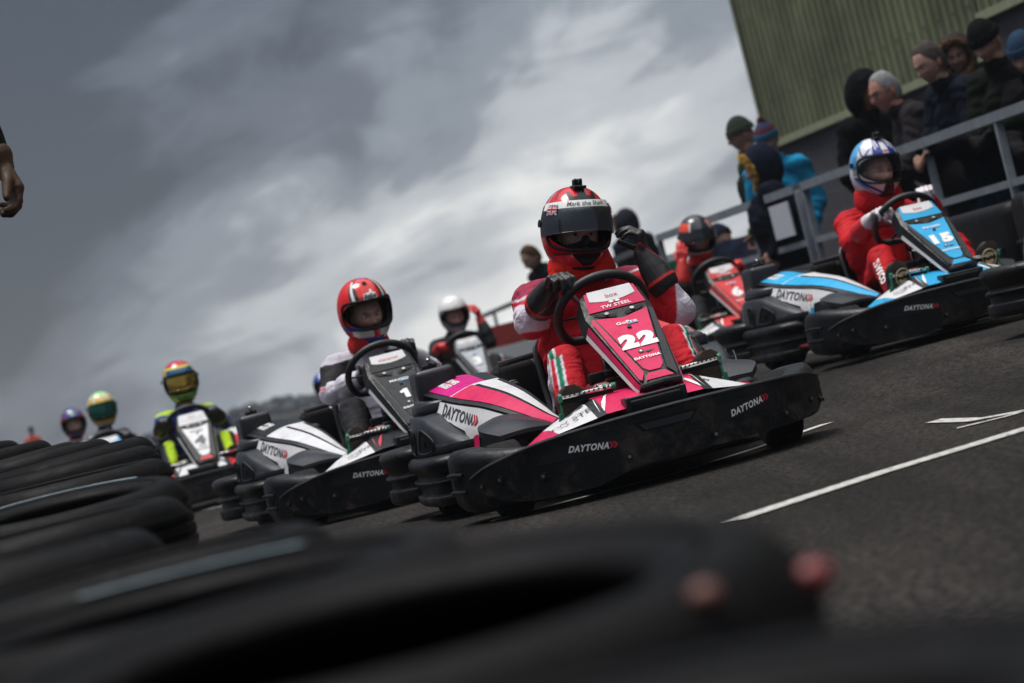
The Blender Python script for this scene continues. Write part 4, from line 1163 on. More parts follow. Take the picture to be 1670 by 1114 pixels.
def p_22(t, p):
    C = np.ones(t.shape + (3,)) * np.array((.62, .012, .018)); a = np.abs(p)
    C = lerp_c(C, band_(t, -34, -31.0, .6) * (a < 70), (.10, .01, .01))
    C = lerp_c(C, band_(a, 84, 118, 2) * band_(t, 22, 60, 2), (.35, .33, .36)); C = lerp_c(C, band_(a, 92, 108, 1) * band_(t, 30, 52, 1), (.55, .02, .03))
    C = lerp_c(C, band_(np.abs(a - 50 - t * .3), 0, 4, 1) * band_(t, 44, 80, 2), (.16, .008, .01))
    return C
def p_1(t, p):
    C = np.ones(t.shape + (3,)) * np.array((.70, .018, .015)); a = np.abs(p)
    e = 24 + (t - 22) * .35
    C = lerp_c(C, band_(a - e, 0, 11) * band_(t, 20, 76), (.01, .01, .015)); C = lerp_c(C, band_(a - e, 10, 19) * band_(t, 16, 70), (.78, .78, .78))
    C = lerp_c(C, band_(a - e, 18, 24) * band_(t, 10, 60), (.02, .02, .02))
    C = lerp_c(C, band_(a, 8, 30, 2) * sst(74, 78, t), (.05, .2, .65))
    C = lerp_c(C, band_(t, -30, -20, 1) * band_(a, 22, 90, 2), (.03, .10, .55)); C = lerp_c(C, band_(t, -44, -29, 1) * band_(a, 8, 60, 3), (.74, .73, .66))
    C = lerp_c(C, band_(t, -60, -46, 1), (.02, .08, .45)); C = lerp_c(C, (1 - sst(6, 9, a)) * band_(t, -45, -26), (.70, .03, .03))
    return C
def p_15(t, p):
    C = np.ones(t.shape + (3,)) * np.array((.74, .75, .78)); a = np.abs(p); nb = (.015, .03, .26); lb = (.10, .40, .74); w = (.76, .77, .80); k = (.012, .015, .05)
    C = lerp_c(C, band_(a, 8, 34, 1.2) * (t > 20), nb); C = lerp_c(C, band_(a - (t - 40) * .25, 14, 19, 1) * band_(t, 42, 70), w); C = lerp_c(C, band_(a - (t - 40) * .25, 23, 27, 1) * band_(t, 36, 62), w)
    C = lerp_c(C, band_(a - (70 - t) * .8, 14, 20, 1.5) * band_(t, 24, 54) * (a > 36), nb); C = lerp_c(C, band_(a - (t - 20) * .7, 56, 61, 1.5) * band_(t, 24, 52), k)
    C = lerp_c(C, band_(a, 76, 110, 2) * band_(t, 0, 66, 2), lb); C = lerp_c(C, band_(a, 110, 180, 2), nb)
    C = lerp_c(C, band_(t, 22, 26, 1) * (a < 60), nb); C = lerp_c(C, (1 - sst(3, 4.5, a)) * band_(t, 29, 34, .8), (.6, .05, .02)); C = lerp_c(C, band_(a, 5, 8, .8) * band_(t, 29, 34, .8), k)
    C = lerp_c(C, band_(t - a * .55, -66, -58, 1.2) * (t < -14), nb); C = lerp_c(C, band_(t - a * .75, -86, -79, 1.5) * (t < -18), lb); C = lerp_c(C, band_(t, -60, -52, 1.5), nb)
    C = lerp_c(C, (1 - sst(10, 13, a + (t + 30) * .5)) * (t < -25), (.012, .012, .015)); return C
def p_6(t, p):
    C = np.ones(t.shape + (3,)) * np.array((.028, .033, .042)); a = np.abs(p)
    C = lerp_c(C, band_(a, 42, 100, 2) * band_(t, 0, 50 - 0 * t, 2), (.78, .08, .035)); C = lerp_c(C, band_(a, 38, 43, 1) * band_(t, 10, 50), (.8, .78, .75))
    C = lerp_c(C, 1 - sst(-34, -28, t), (.78, .07, .03)); C = lerp_c(C, band_(t, -36, -31, 1), (.75, .70, .68)); return C
def p_4(t, p):
    C = np.ones(t.shape + (3,)) * np.array((.012, .09, .19)); a = np.abs(p)
    C = lerp_c(C, sst(40, 42, t), (.74, .62, .02)); C = lerp_c(C, sst(47, 49, t), (.50, .008, .03))
    C = lerp_c(C, band_(a, 60, 110, 2) * band_(t, 24, 40), (.70, .55, .03)); C = lerp_c(C, band_(a, 70, 100, 2) * band_(t, 28, 37), (.5, .02, .03))
    C = lerp_c(C, 1 - sst(-26, -24, t), (.10, .45, .06)); C = lerp_c(C, band_(t, -37, -33, 1), (.75, .68, .02)); C = lerp_c(C, 1 - sst(-52, -48, t), (.6, .02, .02)); return C
def p_y(t, p):
    C = np.ones(t.shape + (3,)) * np.array((.70, .45, .015)); a = np.abs(p)
    C = lerp_c(C, sst(54, 57, t), (.16, .62, .14)); C = lerp_c(C, band_(t, 66, 90), (.20, .70, .18)); C = lerp_c(C, band_(a, 28, 40) * sst(24, 27, t), (.6, .62, .6)); C = lerp_c(C, band_(a, 70, 92) * sst(10, 14, t), (.55, .58, .55))
    C = lerp_c(C, band_(t, 44, 50, 1) , (.62, .64, .62)); C = lerp_c(C, band_(t, -30, -24, 1), (.10, .40, .10)); C = lerp_c(C, 1 - sst(-46, -42, t), (.55, .56, .52)); C = lerp_c(C, (1 - sst(9, 12, a)) * band_(t, 30, 40), (.72, .5, .3))
    return C
def p_b(t, p):
    C = np.ones(t.shape + (3,)) * np.array((.02, .06, .20)); a = np.abs(p)
    C = lerp_c(C, band_(t, 14, 28 - 0 * a, 1.5) * (a > 26), (.62, .02, .06)); C = lerp_c(C, band_(np.hypot(a - 0, t - 44), 0, 12, 1), (.5, .55, .45)); C = lerp_c(C, band_(np.hypot(a - 0, t - 44), 0, 6, 1), (.03, .08, .15))
    C = lerp_c(C, band_(a, 44, 60) * band_(t, 46, 56), (.6, .02, .05)); C = lerp_c(C, band_(t, -40, -34, 1), (.10, .18, .35)); return C
def p_b2(t, p):
    C = np.ones(t.shape + (3,)) * np.array((.02, .05, .32)); a = np.abs(p)
    C = lerp_c(C, band_(a - t * .3, 10, 18) * sst(26, 30, t), (.4, .45, .6)); C = lerp_c(C, 1 - sst(-20, -16, t), (.45, .08, .12)); return C
def p_w(t, p):
    C = np.ones(t.shape + (3,)) * np.array((.80, .79, .77)); a = np.abs(p)
    C = lerp_c(C, (1 - sst(5, 7, a)) * band_(t, 30, 34, 1), (.7, .3, .2)); return C

def suit_paint_22(co, bi, t, names):
    red = np.array((.50, .012, .022)); C = np.tile(red, (len(co), 1)); wht = (.66, .60, .68)
    nm = np.array(names)[bi]
    def put(m, c): C[:] = C * (1 - m[:, None]) + np.array(c) * m[:, None]
    x, y, z = co.T
    # stripes down the outside of both thighs and shins
    for sg, leg in ((1, 'legR'), (-1, 'legL')):
        m = np.isin(nm, [leg + '1', leg + '2'])
        a, b = (LEGC[leg + '1'] if True else None)
        # signed sideways distance from the limb axis
        lat = np.zeros(len(co))
        for part in ('1', '2'):
            k = nm == leg + part
            if not k.any(): continue
            p0, p1 = LEGC[leg + part]; d = nrm(np.array(p1) - p0)
            ax = np.cross(d, [0, 0, 1.0] if part == '1' else [0, 1.0, 0]); ax = nrm(ax) * (1 if np.cross(d, [0, 0, 1.0] if part == '1' else [0, 1.0, 0])[0] * sg > 0 else -1)
            tt = np.clip((co[k] - p0) @ d, 0, None); q = co[k] - (np.array(p0) + tt[:, None] * d)
            lat[k] = q @ ax
        mm = m.astype(float)
        e = .0015
        put(mm * sst(-e, e, lat - .026), wht); put(mm * sst(-e, e, lat - .034), (.004, .17, .085)); put(mm * sst(-e, e, lat - .048), wht)
        put(mm * sst(-e, e, lat - .054), red); put(mm * sst(-e, e, lat - .062), wht)
    m = np.isin(nm, ['armR1', 'armR2']).astype(float)
    put(m * band_(x - z * .25 + y * .2, -.055, .2, .004) * band_(z, .60, .705, .004), wht)
    mL = np.isin(nm, ['armL1', 'armL2']).astype(float)
    put(mL * sst(.37, .376, -x - (z - .6) * .25 + (y) * .1), wht)
    # shoulder yokes
    sh = np.minimum(np.linalg.norm(co - np.array(SHR), axis=1), np.linalg.norm(co - np.array(SHL), axis=1))
    k = sst(.0, .01, z - .725) * (sh < .14); put(k * (nm != 'neck'), (.30, .03, .07)); put(band_(z, .722, .730, .003) * (sh < .14), wht)
    return C
LEGC = {}
SHR = SHL = (0, 0, 0)

def driver(kart, spec, label):
    """a seated person in the kart's own space (x = driver's right)"""
    global SHR, SHL
    root_loc = kart.location; rz = kart.rotation_euler.copy()
    dx, dz, lean = spec.get('dx', 0), spec.get('dz', 0), spec.get('lean', 0)
    O = np.array([dx, 0, dz])
    pel = np.array([-.06 + dx * .3, -.27, .20]); che = np.array([-.07 + dx * .7, -.33 + lean * .5, .52 + dz * .6]); nek = np.array([-.08 + dx, -.26 + lean, .715 + dz])
    hel = np.array(spec.get('hel', (-.113, -.2 + lean, .937))) + O * (0 if 'hel' in spec else 1)
    shr, shl = np.array([.085 + dx, -.26 + lean, .665 + dz]), np.array([-.245 + dx, -.27 + lean, .655 + dz])
    if 'shr' in spec: shr = np.array(spec['shr'])
    if 'shl' in spec: shl = np.array(spec['shl'])
    elr = np.array(spec.get('elr', (.165 + dx, -.04, .565 + dz))); ell_ = np.array(spec.get('ell', (-.315 + dx, -.05, .555 + dz)))
    wrr = np.array(spec.get('wrr', (.155, .13, .655))); wrl = np.array(spec.get('wrl', (-.245, .13, .655)))
    hr, hl = np.array([.05, -.22, .16]), np.array([-.17, -.22, .16])
    knr, knl = np.array(spec.get('knr', (.140, .24, .455))), np.array(spec.get('knl', (-.265, .24, .435)))
    anr, anl = np.array([.205, .53, .215]), np.array([-.235, .53, .215])
    SHR, SHL = shr, shl
    B = [('torso', pel, che, .135, .15), ('torso', che, nek, .15, .085), ('yoke', shr, shl, .082, .082), ('hip', hr, hl, .105, .105),
         ('armR1', shr, elr, .076, .060), ('armR2', elr, wrr, .060, .030), ('armL1', shl, ell_, .076, .060), ('armL2', ell_, wrl, .060, .030),
         ('legR1', hr, knr, .100, .072), ('legR2', knr, anr, .070, .050), ('legL1', hl, knl, .100, .072), ('legL2', knl, anl, .070, .050), ('neck', nek, hel + [0, -.02, -.10], .062, .060)]
    for n_, a, b, ra, rb in B:
        if n_.startswith('leg'): LEGC[n_] = (np.array(a), np.array(b))
    mb = MB()
    for n_, a, b, ra, rb in B: rcone(mb, a, ra, b, rb, 16)
    mb.ellip(che + [0, .02, -.02], (.185, .125, .18), 'black'); mb.ellip(pel + [0, -.02, .03], (.18, .15, .13), 'black')
    big = spec.get('detail', 0)
    co, no, f = fuse(mb, spec.get('voxel', .0085) if big else .014, 6 if big else 3)
    names = [b[0] for b in B]; bi, t = nearest_bone(co, B)
    nm = np.array(names)[bi]
    amp = np.where(np.isin(nm, ['neck']), .001, .0068)
    seed = spec.get('seed', 1)
    d = folds(co * np.array([1, 1, 1.6]), 20, seed) + .55 * folds(co * np.array([1, 1, 1.4]), 42, seed + 2)
    co2 = co + no * (amp * d)[:, None]
    C = spec['suit'](co, bi, t, names)
    bm_ = MB(); bm_.add(co2, f, 'suit', C)
    hrot = rotm(R(spec.get('hp', -4)), R(spec.get('hr_', 0)), R(spec.get('hy', 0)))
    if spec.get('face', True):
        head_geo(bm_, hel + hrot @ np.array([0, .024, -.028]), hrot, skin=spec.get('skin', (.50, .29, .21)), look=spec.get('look', 0), s=.97)
        # balaclava round the face
    o = bm_.build('person', None, sharp=0); o.location = root_loc; o.rotation_euler = rz
    tag(o, label, 'person', 'kart drivers waiting on the grid')
    # gloves
    gc, ga = spec.get('glove', (.02, .02, .022)), spec.get('glove_accent', (.55, .02, .02))
    for w, hd, side, el in ((wrr, spec.get('hr'), 1, elr), (wrl, spec.get('hl'), -1, ell_)):
        d_, n_, curl, th = hd if hd else ((0.10 * -side, .55, .45), (0, .55, -.85), (48, 62, 40), (.5, .3, .9))
        g = MB(); bones = []
        # the thumb sits towards the body's middle line when the palm faces down
        hand(g, w, d_, n_, -side, curl=curl, thumb=th, fat=1.12, bones=bones)
        cu = nrm(np.array(w) - el); rcone(g, np.array(w) - cu * .115, .062 if big else .058, np.array(w) - cu * .05, .050, 16); rcone(g, np.array(w) - cu * .05, .050, np.array(w) + cu * .01, .036, 16)
        c_, n2, f_ = fuse(g, .0042 if big else .006, 3)
        c_ = c_ + n2 * (.0012 * folds(c_, 90, 3))[:, None]
        Cc = np.tile(np.array(gc, float), (len(c_), 1))
        bi2, t2 = nearest_bone(c_, bones); dd = seg_dist(c_, np.array(w) - cu * .10, np.array(w) - cu * .005)
        along = (c_ - np.array(w)) @ cu
        k = band_(along, -.112, -.101, .002); Cc = Cc * (1 - k[:, None]) + np.array(ga) * k[:, None]
        lat = c_ @ nrm(np.cross(cu, [0, .3, 1])); 
        k = band_((lat - np.mean(lat)) + along * .5, -.004, .000, .0012) * (along < .08); Cc = Cc * (1 - k[:, None]) + np.array(ga) * k[:, None]
        if 'glove_cuff' in spec:
            k = 1 - sst(-.03, -.02, along); Cc = Cc * (1 - k[:, None]) + np.array(spec['glove_cuff']) * k[:, None]
        gm = MB(); gm.add(c_, f_, 'glove', Cc); gm.build('glove', o, sharp=0)
    # shoes, soles facing forward
    for sx, an in ((1, anr), (-1, anl)):
        s_ = MB(); sc0 = spec.get('shoe', (.10, .015, .012))
        cx = an[0]; hx = sx * .012
        S = []
        for z_, w_, y0, y1 in ((.105, .030, .565, .600), (.125, .040, .54, .618), (.18, .040, .50, .632), (.24, .043, .50, .640), (.30, .052, .55, .650), (.345, .052, .585, .662), (.372, .040, .61, .672), (.388, .018, .63, .676)):
            yc, hy = (y0 + y1) / 2, (y1 - y0) / 2
            S.append([[cx + hx * (z_ - .1) * 8 + w_ * math.cos(a) * (1 if abs(math.cos(a)) < .9 else 1), yc + hy * np.sign(math.sin(a)) * abs(math.sin(a)) ** .6, z_] for a in np.linspace(0, 2 * math.pi, 19)[:-1]])
        S = np.array(S) + np.array([0, 0, spec.get('shoe_dz', 0)])
        s_.loft(S, 'glove', 26, 36, colr=None)
        s_.C[-1][:] = sc0; s_.hascol = True
        so = s_.build('shoe', o, sharp=60)
        t_ = MB(); q = S[:, :, :]; yf = q[:, :, 1].max(1); Z = q[:, 0, 2]; cxs = q[:, :, 0].mean(1); ws = (q[:, :, 0].max(1) - q[:, :, 0].min(1)) / 2
        zz = np.linspace(Z[0], Z[-1], 22); G = []
        for z_ in zz:
            w_ = np.interp(z_, Z, ws) * .98 + .002; G.append([[np.interp(z_, Z, cxs) + w_ * u, np.interp(z_, Z, yf) + .004 - .010 * abs(u) ** 4, z_] for u in np.linspace(-1, 1, 11)])
        t_.grid(np.array(G), 'sole', flip=False); t_.build('sole', so, sharp=0)
    return o, hel, hrot
def sole_mat():
    m = mat('shoe_sole', (.11, .082, .055), .6, var=.4, vscale=30)
    nt = m.node_tree; N = nt.nodes; L = nt.links
    w = N.new('ShaderNodeTexWave'); w.inputs['Scale'].default_value = 32; w.inputs['Distortion'].default_value = 6; w.inputs['Detail Scale'].default_value = 12; w.bands_direction = 'Z'
    tc = N.new('ShaderNodeTexCoord'); L.new(tc.outputs['Object'], w.inputs[0]); b = N.new('ShaderNodeBump'); b.inputs['Distance'].default_value = .004; L.new(w.outputs['Fac'], b.inputs['Height']); L.new(b.outputs[0], N['Principled BSDF'].inputs['Normal'])
    return m
M['sole'] = sole_mat()
def plain(c, extra=None):
    def f(co, bi, t, names):
        C = np.tile(np.array(c, float), (len(co), 1)); nm = np.array(names)[bi]
        if extra:
            for parts, cc, axis, lo, hi in extra:
                k = np.isin(nm, parts) * band_(co[:, axis], lo, hi, .006); C = C * (1 - k[:, None]) + np.array(cc) * k[:, None]
        return C
    return f

def collar(o, c, r, h, colr, tilt=0.0, name='collar'):
    mb = MB(); n = 40; G = []
    for i, (rr, zz) in enumerate([(.78, 0), (1.0, .06), (1.08, .3), (1.06, .6), (1.0, .85), (.92, 1.0), (.82, .96), (.80, .7)]):
        a = np.arange(n) * 2 * math.pi / n
        w = 1 + .03 * np.sin(a * 5 + zz * 4) + .02 * np.sin(a * 9 + 2)
        G.append(np.stack([c[0] + r * rr * w * np.cos(a), c[1] + r * rr * .95 * w * np.sin(a), c[2] + h * zz + .012 * np.sin(a * 3 + i) * zz + np.sin(a) * tilt * zz], -1))
    mb.grid(np.array(G), 'suit', cv=True, colr=np.array(colr), flip=False); return mb.build(name, o, sharp=0)

def kart_obj(k): return KOBJ[k]
# ------------------------------------------------------------------ the drivers
def do_driver(k, spec, label, paint, hl, **hk):
    o, hel, hrot = driver(KOBJ[k], spec, label)
    h = helmet(o, hel, hrot, paint, **hk)
    if 'collar' in spec:
        cc, r, hh, colr = spec['collar']; collar(o, np.array(cc), r, hh, colr)
    return o, h, hel, hrot
# --- kart 22
GR = ((-.30, .85, .32), (0, .30, -.95), (42, 62, 45), (.3, .35, .9))
GL = ((.30, .85, .32), (0, .30, -.95), (42, 62, 45), (.3, .35, .9))
S22 = dict(suit=suit_paint_22, detail=1, voxel=.0065, hel=(-.113, -.2, .937), hr_=-10, hy=5, hp=-6, look=1.0, skin=(.80, .52, .42), seed=2,
           shr=(.105, -.24, .705), shl=(-.275, -.26, .675), elr=(.170, -.06, .625), ell=(-.385, -.02, .545), wrr=(.112, .165, .735), wrl=(-.310, -.06, .768),
           hr=GR, hl=((-.10, -.10, 1), (.85, -.35, -.15), (58, 38, 25), (.2, .5, .8)), glove=(.018, .016, .017), glove_accent=(.55, .015, .01),
           collar=((-.105, -.225, .725), .115, .135, (.62, .022, .012)))
V22 = [('trim', [(-40, 56), (-33, 60), (-20, 47), (-10, 50), (-9, 66), (9, 66), (10, 50), (20, 47), (33, 60), (40, 56), (26, 40), (0, 41), (-26, 40)], .004),
       ('black', [(-30, -33), (30, -33), (24, -40), (10, -52), (-10, -52), (-24, -40)], .003), ('trim', [(-18, -39), (18, -39), (10, -46), (-10, -46)], .006)]
o22, h22, hc, hr22 = do_driver('22', S22, 'driver of kart 22, red suit with striped legs, black glove raised to the lifted visor', p_22, None, visor=('visor_dark', -3, 31), camera=True, strip=True, vents=V22)
# breath guard and balaclava under the raised visor
mb = MB(); T = lambda P: np.asarray(P) @ hr22.T + hc
mb.ellip(T((0, .118, -.048)), (.017, .022, .022), 'trim', rot=hr22)
mb.tube(T([(-.075, .075, -.070), (-.04, .108, -.064), (0, .122, -.056), (.04, .108, -.064), (.075, .075, -.070)]), [.008, .010, .014, .010, .008], 'black', n=10, res=20)
mb.tube(T([(-.085, .06, -.085), (-.045, .115, -.085), (0, .128, -.085), (.045, .115, -.085), (.085, .06, -.085)]), .014, 'black', n=10, res=20)
mb.build('breath_guard', h22)
def suit_text(o, spec_pts, s, m, h, rot=0.0, shear=0.3):
    pass
# --- kart 1
wht = (.56, .53, .60); blk = (.016, .016, .018)
def s1(co, bi, t, names):
    C = plain(wht)(co, bi, t, names); nm = np.array(names)[bi]
    k = (np.isin(nm, ['legR1', 'legR2', 'legL1', 'legL2', 'hip']) | (co[:, 2] < .36)).astype(float); C = C * (1 - k[:, None]) + np.array(blk) * k[:, None]
    k = np.isin(nm, ['armR1', 'armL1', 'yoke']) * sst(.075, .085, np.abs(co[:, 0] + .08) - (co[:, 2] - .66) * -.1) * sst(.60, .61, co[:, 2]) * (1 - sst(.70, .705, co[:, 2]))
    C = C * (1 - k[:, None]) + np.array(blk) * k[:, None]
    k = np.isin(nm, ['armR1', 'armL1', 'yoke']) * band_(co[:, 2], .588, .60, .003); C = C * (1 - k[:, None]) + np.array((.5, .02, .03)) * k[:, None]
    return C
S1 = dict(suit=s1, hel=(-.113, -.2, .92), hp=-9, hy=6, skin=(.38, .22, .16), seed=5, glove=(.03, .03, .03), glove_accent=(.02, .02, .02), glove_cuff=(.50, .47, .52), detail=1, elr=(.175, -.05, .56), ell=(-.33, -.05, .56),
          wrr=(.02, .10, .60), wrl=(-.20, .13, .66), shoe=(.03, .03, .03), collar=((-.10, -.22, .72), .095, .09, (.55, .02, .02)))
o1, h1, hc1, hr1 = do_driver('1', S1, 'driver of kart 1 in a white suit with black shoulders and a red helmet', p_1, None, camera=False,
          vents=[('letter_white', [(-15, 23), (-14, 34), (2, 37), (3, 42), (8, 42), (9, 35), (15, 34), (16, 23)], .003), ('black', [(-7, 55), (-7, 64), (7, 64), (7, 55)], .004)])
def htext(h, hc_, hr_, s, u, v, hgt, m, off=.006, shear=.1, sx=1.4, bold=.03):
    mb = MB(); vv, fc = text2d(s, bold, shear, sx)
    P = helm_surf(np.radians(v + vv[:, 1] * hgt), np.radians(-(u + vv[:, 0] * hgt)), 1.0, off); mb.add(P @ hr_.T + hc_, fc, m); mb.build('sticker', h)
htext(h1, hc1, hr1, "Stilo", 0, 29, 8, 'letter_black', sx=1.1, bold=.06)
# --- kart 4
def s4(co, bi, t, names):
    C = plain((.02, .045, .26))(co, bi, t, names); nm = np.array(names)[bi]
    for pt in ('legR1', 'legL1', 'legR2', 'legL2'):
        k = (nm == pt) * 1.0; C = C * (1 - k[:, None]) + np.array((.018, .02, .03)) * k[:, None]
        cx = LEGC[pt][0][0]; k = (nm == pt) * band_(np.abs(co[:, 0] + .06), .17, .235, .006); C = C * (1 - k[:, None]) + np.array((.45, .66, .02)) * k[:, None]
    k = np.isin(nm, ['yoke', 'neck']) * 1.0 * sst(.70, .72, co[:, 2]); C = C * (1 - k[:, None]) + np.array((.45, .66, .04)) * k[:, None]
    k = np.isin(nm, ['armR1', 'armL1', 'armR2', 'armL2']) * (folds(co, 30, 9) > .35); C = C * (1 - k[:, None] * .7) + np.array((.35, .36, .5)) * k[:, None] * .7
    return C
do_driver('4', dict(suit=s4, hel=(-.09, -.2, .93), hp=-3, hy=0, face=False, seed=6, glove=(.015, .016, .02), glove_accent=(.4, .6, .02), hr=GR, hl=GL), 'driver of kart 4 in a blue helmet with a gold mirrored visor and red crown', p_4, None, visor=('visor_gold', -17, 15, 50))
zeb = lambda co, bi, t, names: np.where((folds(co * np.array([1, 1, .5]), 42, 4) > .25)[:, None], np.array((.5, .47, .52)), np.array((.02, .02, .025)))
do_driver('y', dict(suit=zeb, hel=(-.10, -.2, .94), face=False, seed=7, glove=(.03, .03, .03), hr=GR, hl=GL), 'driver in a black and white patterned suit and a yellow and green helmet', p_y, None, visor=('visor_green', -18, 17, 62))
do_driver('b', dict(suit=plain((.35, .02, .03)), hel=(-.10, -.2, .93), seed=8, skin=(.5, .28, .2), glove=(.03, .03, .03), hr=GR, hl=GL), 'rearmost driver of the near lane, dark blue helmet with red bands', p_b, None)
# --- kart 15
S15 = dict(suit=plain((.50, .010, .016)), detail=1, hel=(-.105, -.2, .925), hr_=-5, hy=7, hp=-4, skin=(.62, .38, .30), seed=9, glove=(.66, .60, .62), glove_accent=(.02, .02, .02), glove_cuff=(.50, .012, .02),
           elr=(.165, -.05, .56), ell=(-.31, -.03, .56), wrr=(.115, .15, .655), wrl=(-.20, .155, .72), hr=((-.30, .8, .40), (-.25, .35, -.85), (42, 60, 45), (.3, .35, .9)), hl=GL, shoe=(.02, .02, .02), shoe_dz=.03,
           collar=((-.10, -.23, .70), .120, .14, (.45, .012, .016)))
o15, h15, hc15, hr15 = do_driver('15', S15, 'driver of kart 15 in a plain red suit, white gloves, white and blue helmet', p_15, None, visor=('visor_clear', -9, 24), camera=True)
# suit lettering down the thigh of the red suit, as pale flecks
for nm_, a, b in (('1', (.225, .30, .36), (.262, .44, .26)),):
    mb = MB(); a, b = np.array(a), np.array(b); d = nrm(b - a); side = nrm(np.cross(d, [1, .3, 0])); nrmv = np.cross(side, d)
    n0 = np.array([.80, .45, .45]); n0 = nrm(n0 - d * (n0 @ d)); side = np.cross(n0, d)
    v, fc = text2d("SPARCO", .05, .0, 1.0)
    ang = v[:, 1] * .036 / .066; ctr = (np.array((.14, .24, .455)) * .55 + np.array((.205, .53, .215)) * .45)
    P = ctr + np.outer(v[:, 0] * .036, d) + .069 * (np.cos(ang)[:, None] * n0 - np.sin(ang)[:, None] * side); mb.add(P, fc, 'letter_white'); mb.build('suit_lettering', o15, sharp=0)
M['gold'] = mat('gold_print', (.50, .38, .20), .5)
for sx, xx in ((1, .217), (-1, -.247)):
    mb = MB(); v, fc = text2d("S", .06, 0, 1.3); P = np.stack([xx - v[:, 0] * .05, .668 + 0 * v[:, 0] + (v[:, 1]) * .012 + .004, .335 + v[:, 1] * .05], -1); mb.add(P, fc, 'gold')
    a = np.linspace(0, 2 * math.pi, 28, endpoint=False); mb.tube(np.stack([xx + .037 * np.cos(a), .672 + .012 * np.sin(a), .335 + .042 * np.sin(a)], -1), .003, 'gold', n=6, closed=True); mb.build('shoe_print', o15, sharp=0)
# --- kart 6
S6 = dict(suit=plain((.015, .015, .017)), hel=(-.105, -.2, .935), hp=-14, hy=0, skin=(.6, .36, .27), seed=11, glove=(.58, .02, .02), glove_accent=(.3, .01, .01), glove_cuff=(.55, .02, .02),
          elr=(.14, .0, .60), wrr=(.10, -.02, .76), hr=((-.22, -.05, 1), (-.35, -.9, 0), (20, 25, 20), (.3, .6, .5)), hl=GL, shoe=(.03, .03, .03), collar=((-.10, -.22, .72), .09, .08, (.5, .02, .02)))
do_driver('6', S6, 'driver of kart 6 in black with a red glove held to the face', p_6, None, visor=('visor_dark', -2, 24))
# --- white helmet
SW = dict(suit=plain((.016, .016, .018), [(['armR1'], (.45, .012, .02), 2, .575, .59)]), hel=(-.105, -.17, .915), hp=-12, hy=0, skin=(.6, .34, .26), seed=12, glove=(.60, .02, .025), glove_accent=(.02, .02, .02), glove_cuff=(.02, .02, .02),
          ell=(-.32, .0, .60), wrl=(-.29, -.04, .80), hl=((.12, .02, 1), (.8, -.6, 0), (30, 35, 20), (.3, .6, .5)), hr=GR)
do_driver('w', SW, 'driver in a plain white helmet and black suit, red glove raised beside the helmet', p_w, None)
do_driver('b2', dict(suit=plain((.05, .05, .07)), hel=(-.10, -.2, .93), seed=13, skin=(.3, .17, .12)), 'driver in a blue helmet half hidden behind the driver of kart 1', p_b2, None)
# ================================================================== BUILDING, RAILINGS, BARRIERS
def clad_mat():
    m = mat('green_cladding', (.235, .255, .150), .6, spec=.15, var=.38, vscale=1.3)
    return m
M['clad'] = clad_mat()
M['clad_lap'] = mat('cladding_lap', (.10, .115, .07), .7)
M['clad_trim'] = mat('cladding_flashing', (.24, .26, .16), .5, var=.15)
def block_mat():
    m = bpy.data.materials.new('blockwork'); m.use_nodes = True; N = m.node_tree.nodes; L = m.node_tree.links; b = N['Principled BSDF']
    tc = N.new('ShaderNodeTexCoord'); br = N.new('ShaderNodeTexBrick'); br.inputs['Scale'].default_value = 1.0; br.inputs['Brick Width'].default_value = .45; br.inputs['Row Height'].default_value = .225
    br.inputs['Mortar Size'].default_value = .008; br.inputs['Color1'].default_value = (.075, .070, .082, 1); br.inputs['Color2'].default_value = (.060, .056, .066, 1); br.inputs['Mortar'].default_value = (.10, .096, .105, 1)
    L.new(tc.outputs['UV'], br.inputs['Vector']); L.new(br.outputs['Color'], b.inputs['Base Color']); b.inputs['Roughness'].default_value = .9
    return m
M['galv_dark'] = mat('dull_railing_paint', (.10, .11, .12), .5, metal=.2, var=.25)
M['block'] = block_mat()
M['galv'] = mat('galvanised_steel', (.26, .29, .32), .5, metal=.2, var=.25, vscale=12, bump=.0005, dirt=.0)
X0, Y0, WD = 3.33, 30.0, np.array([.214, -1.0]) / math.hypot(.214, 1)
WN = np.array([WD[1], -WD[0]])    # towards the track (-x)
def wallp(t, z, o=0.0): return [X0 + WD[0] * t + WN[0] * o, Y0 + WD[1] * t + WN[1] * o, z]
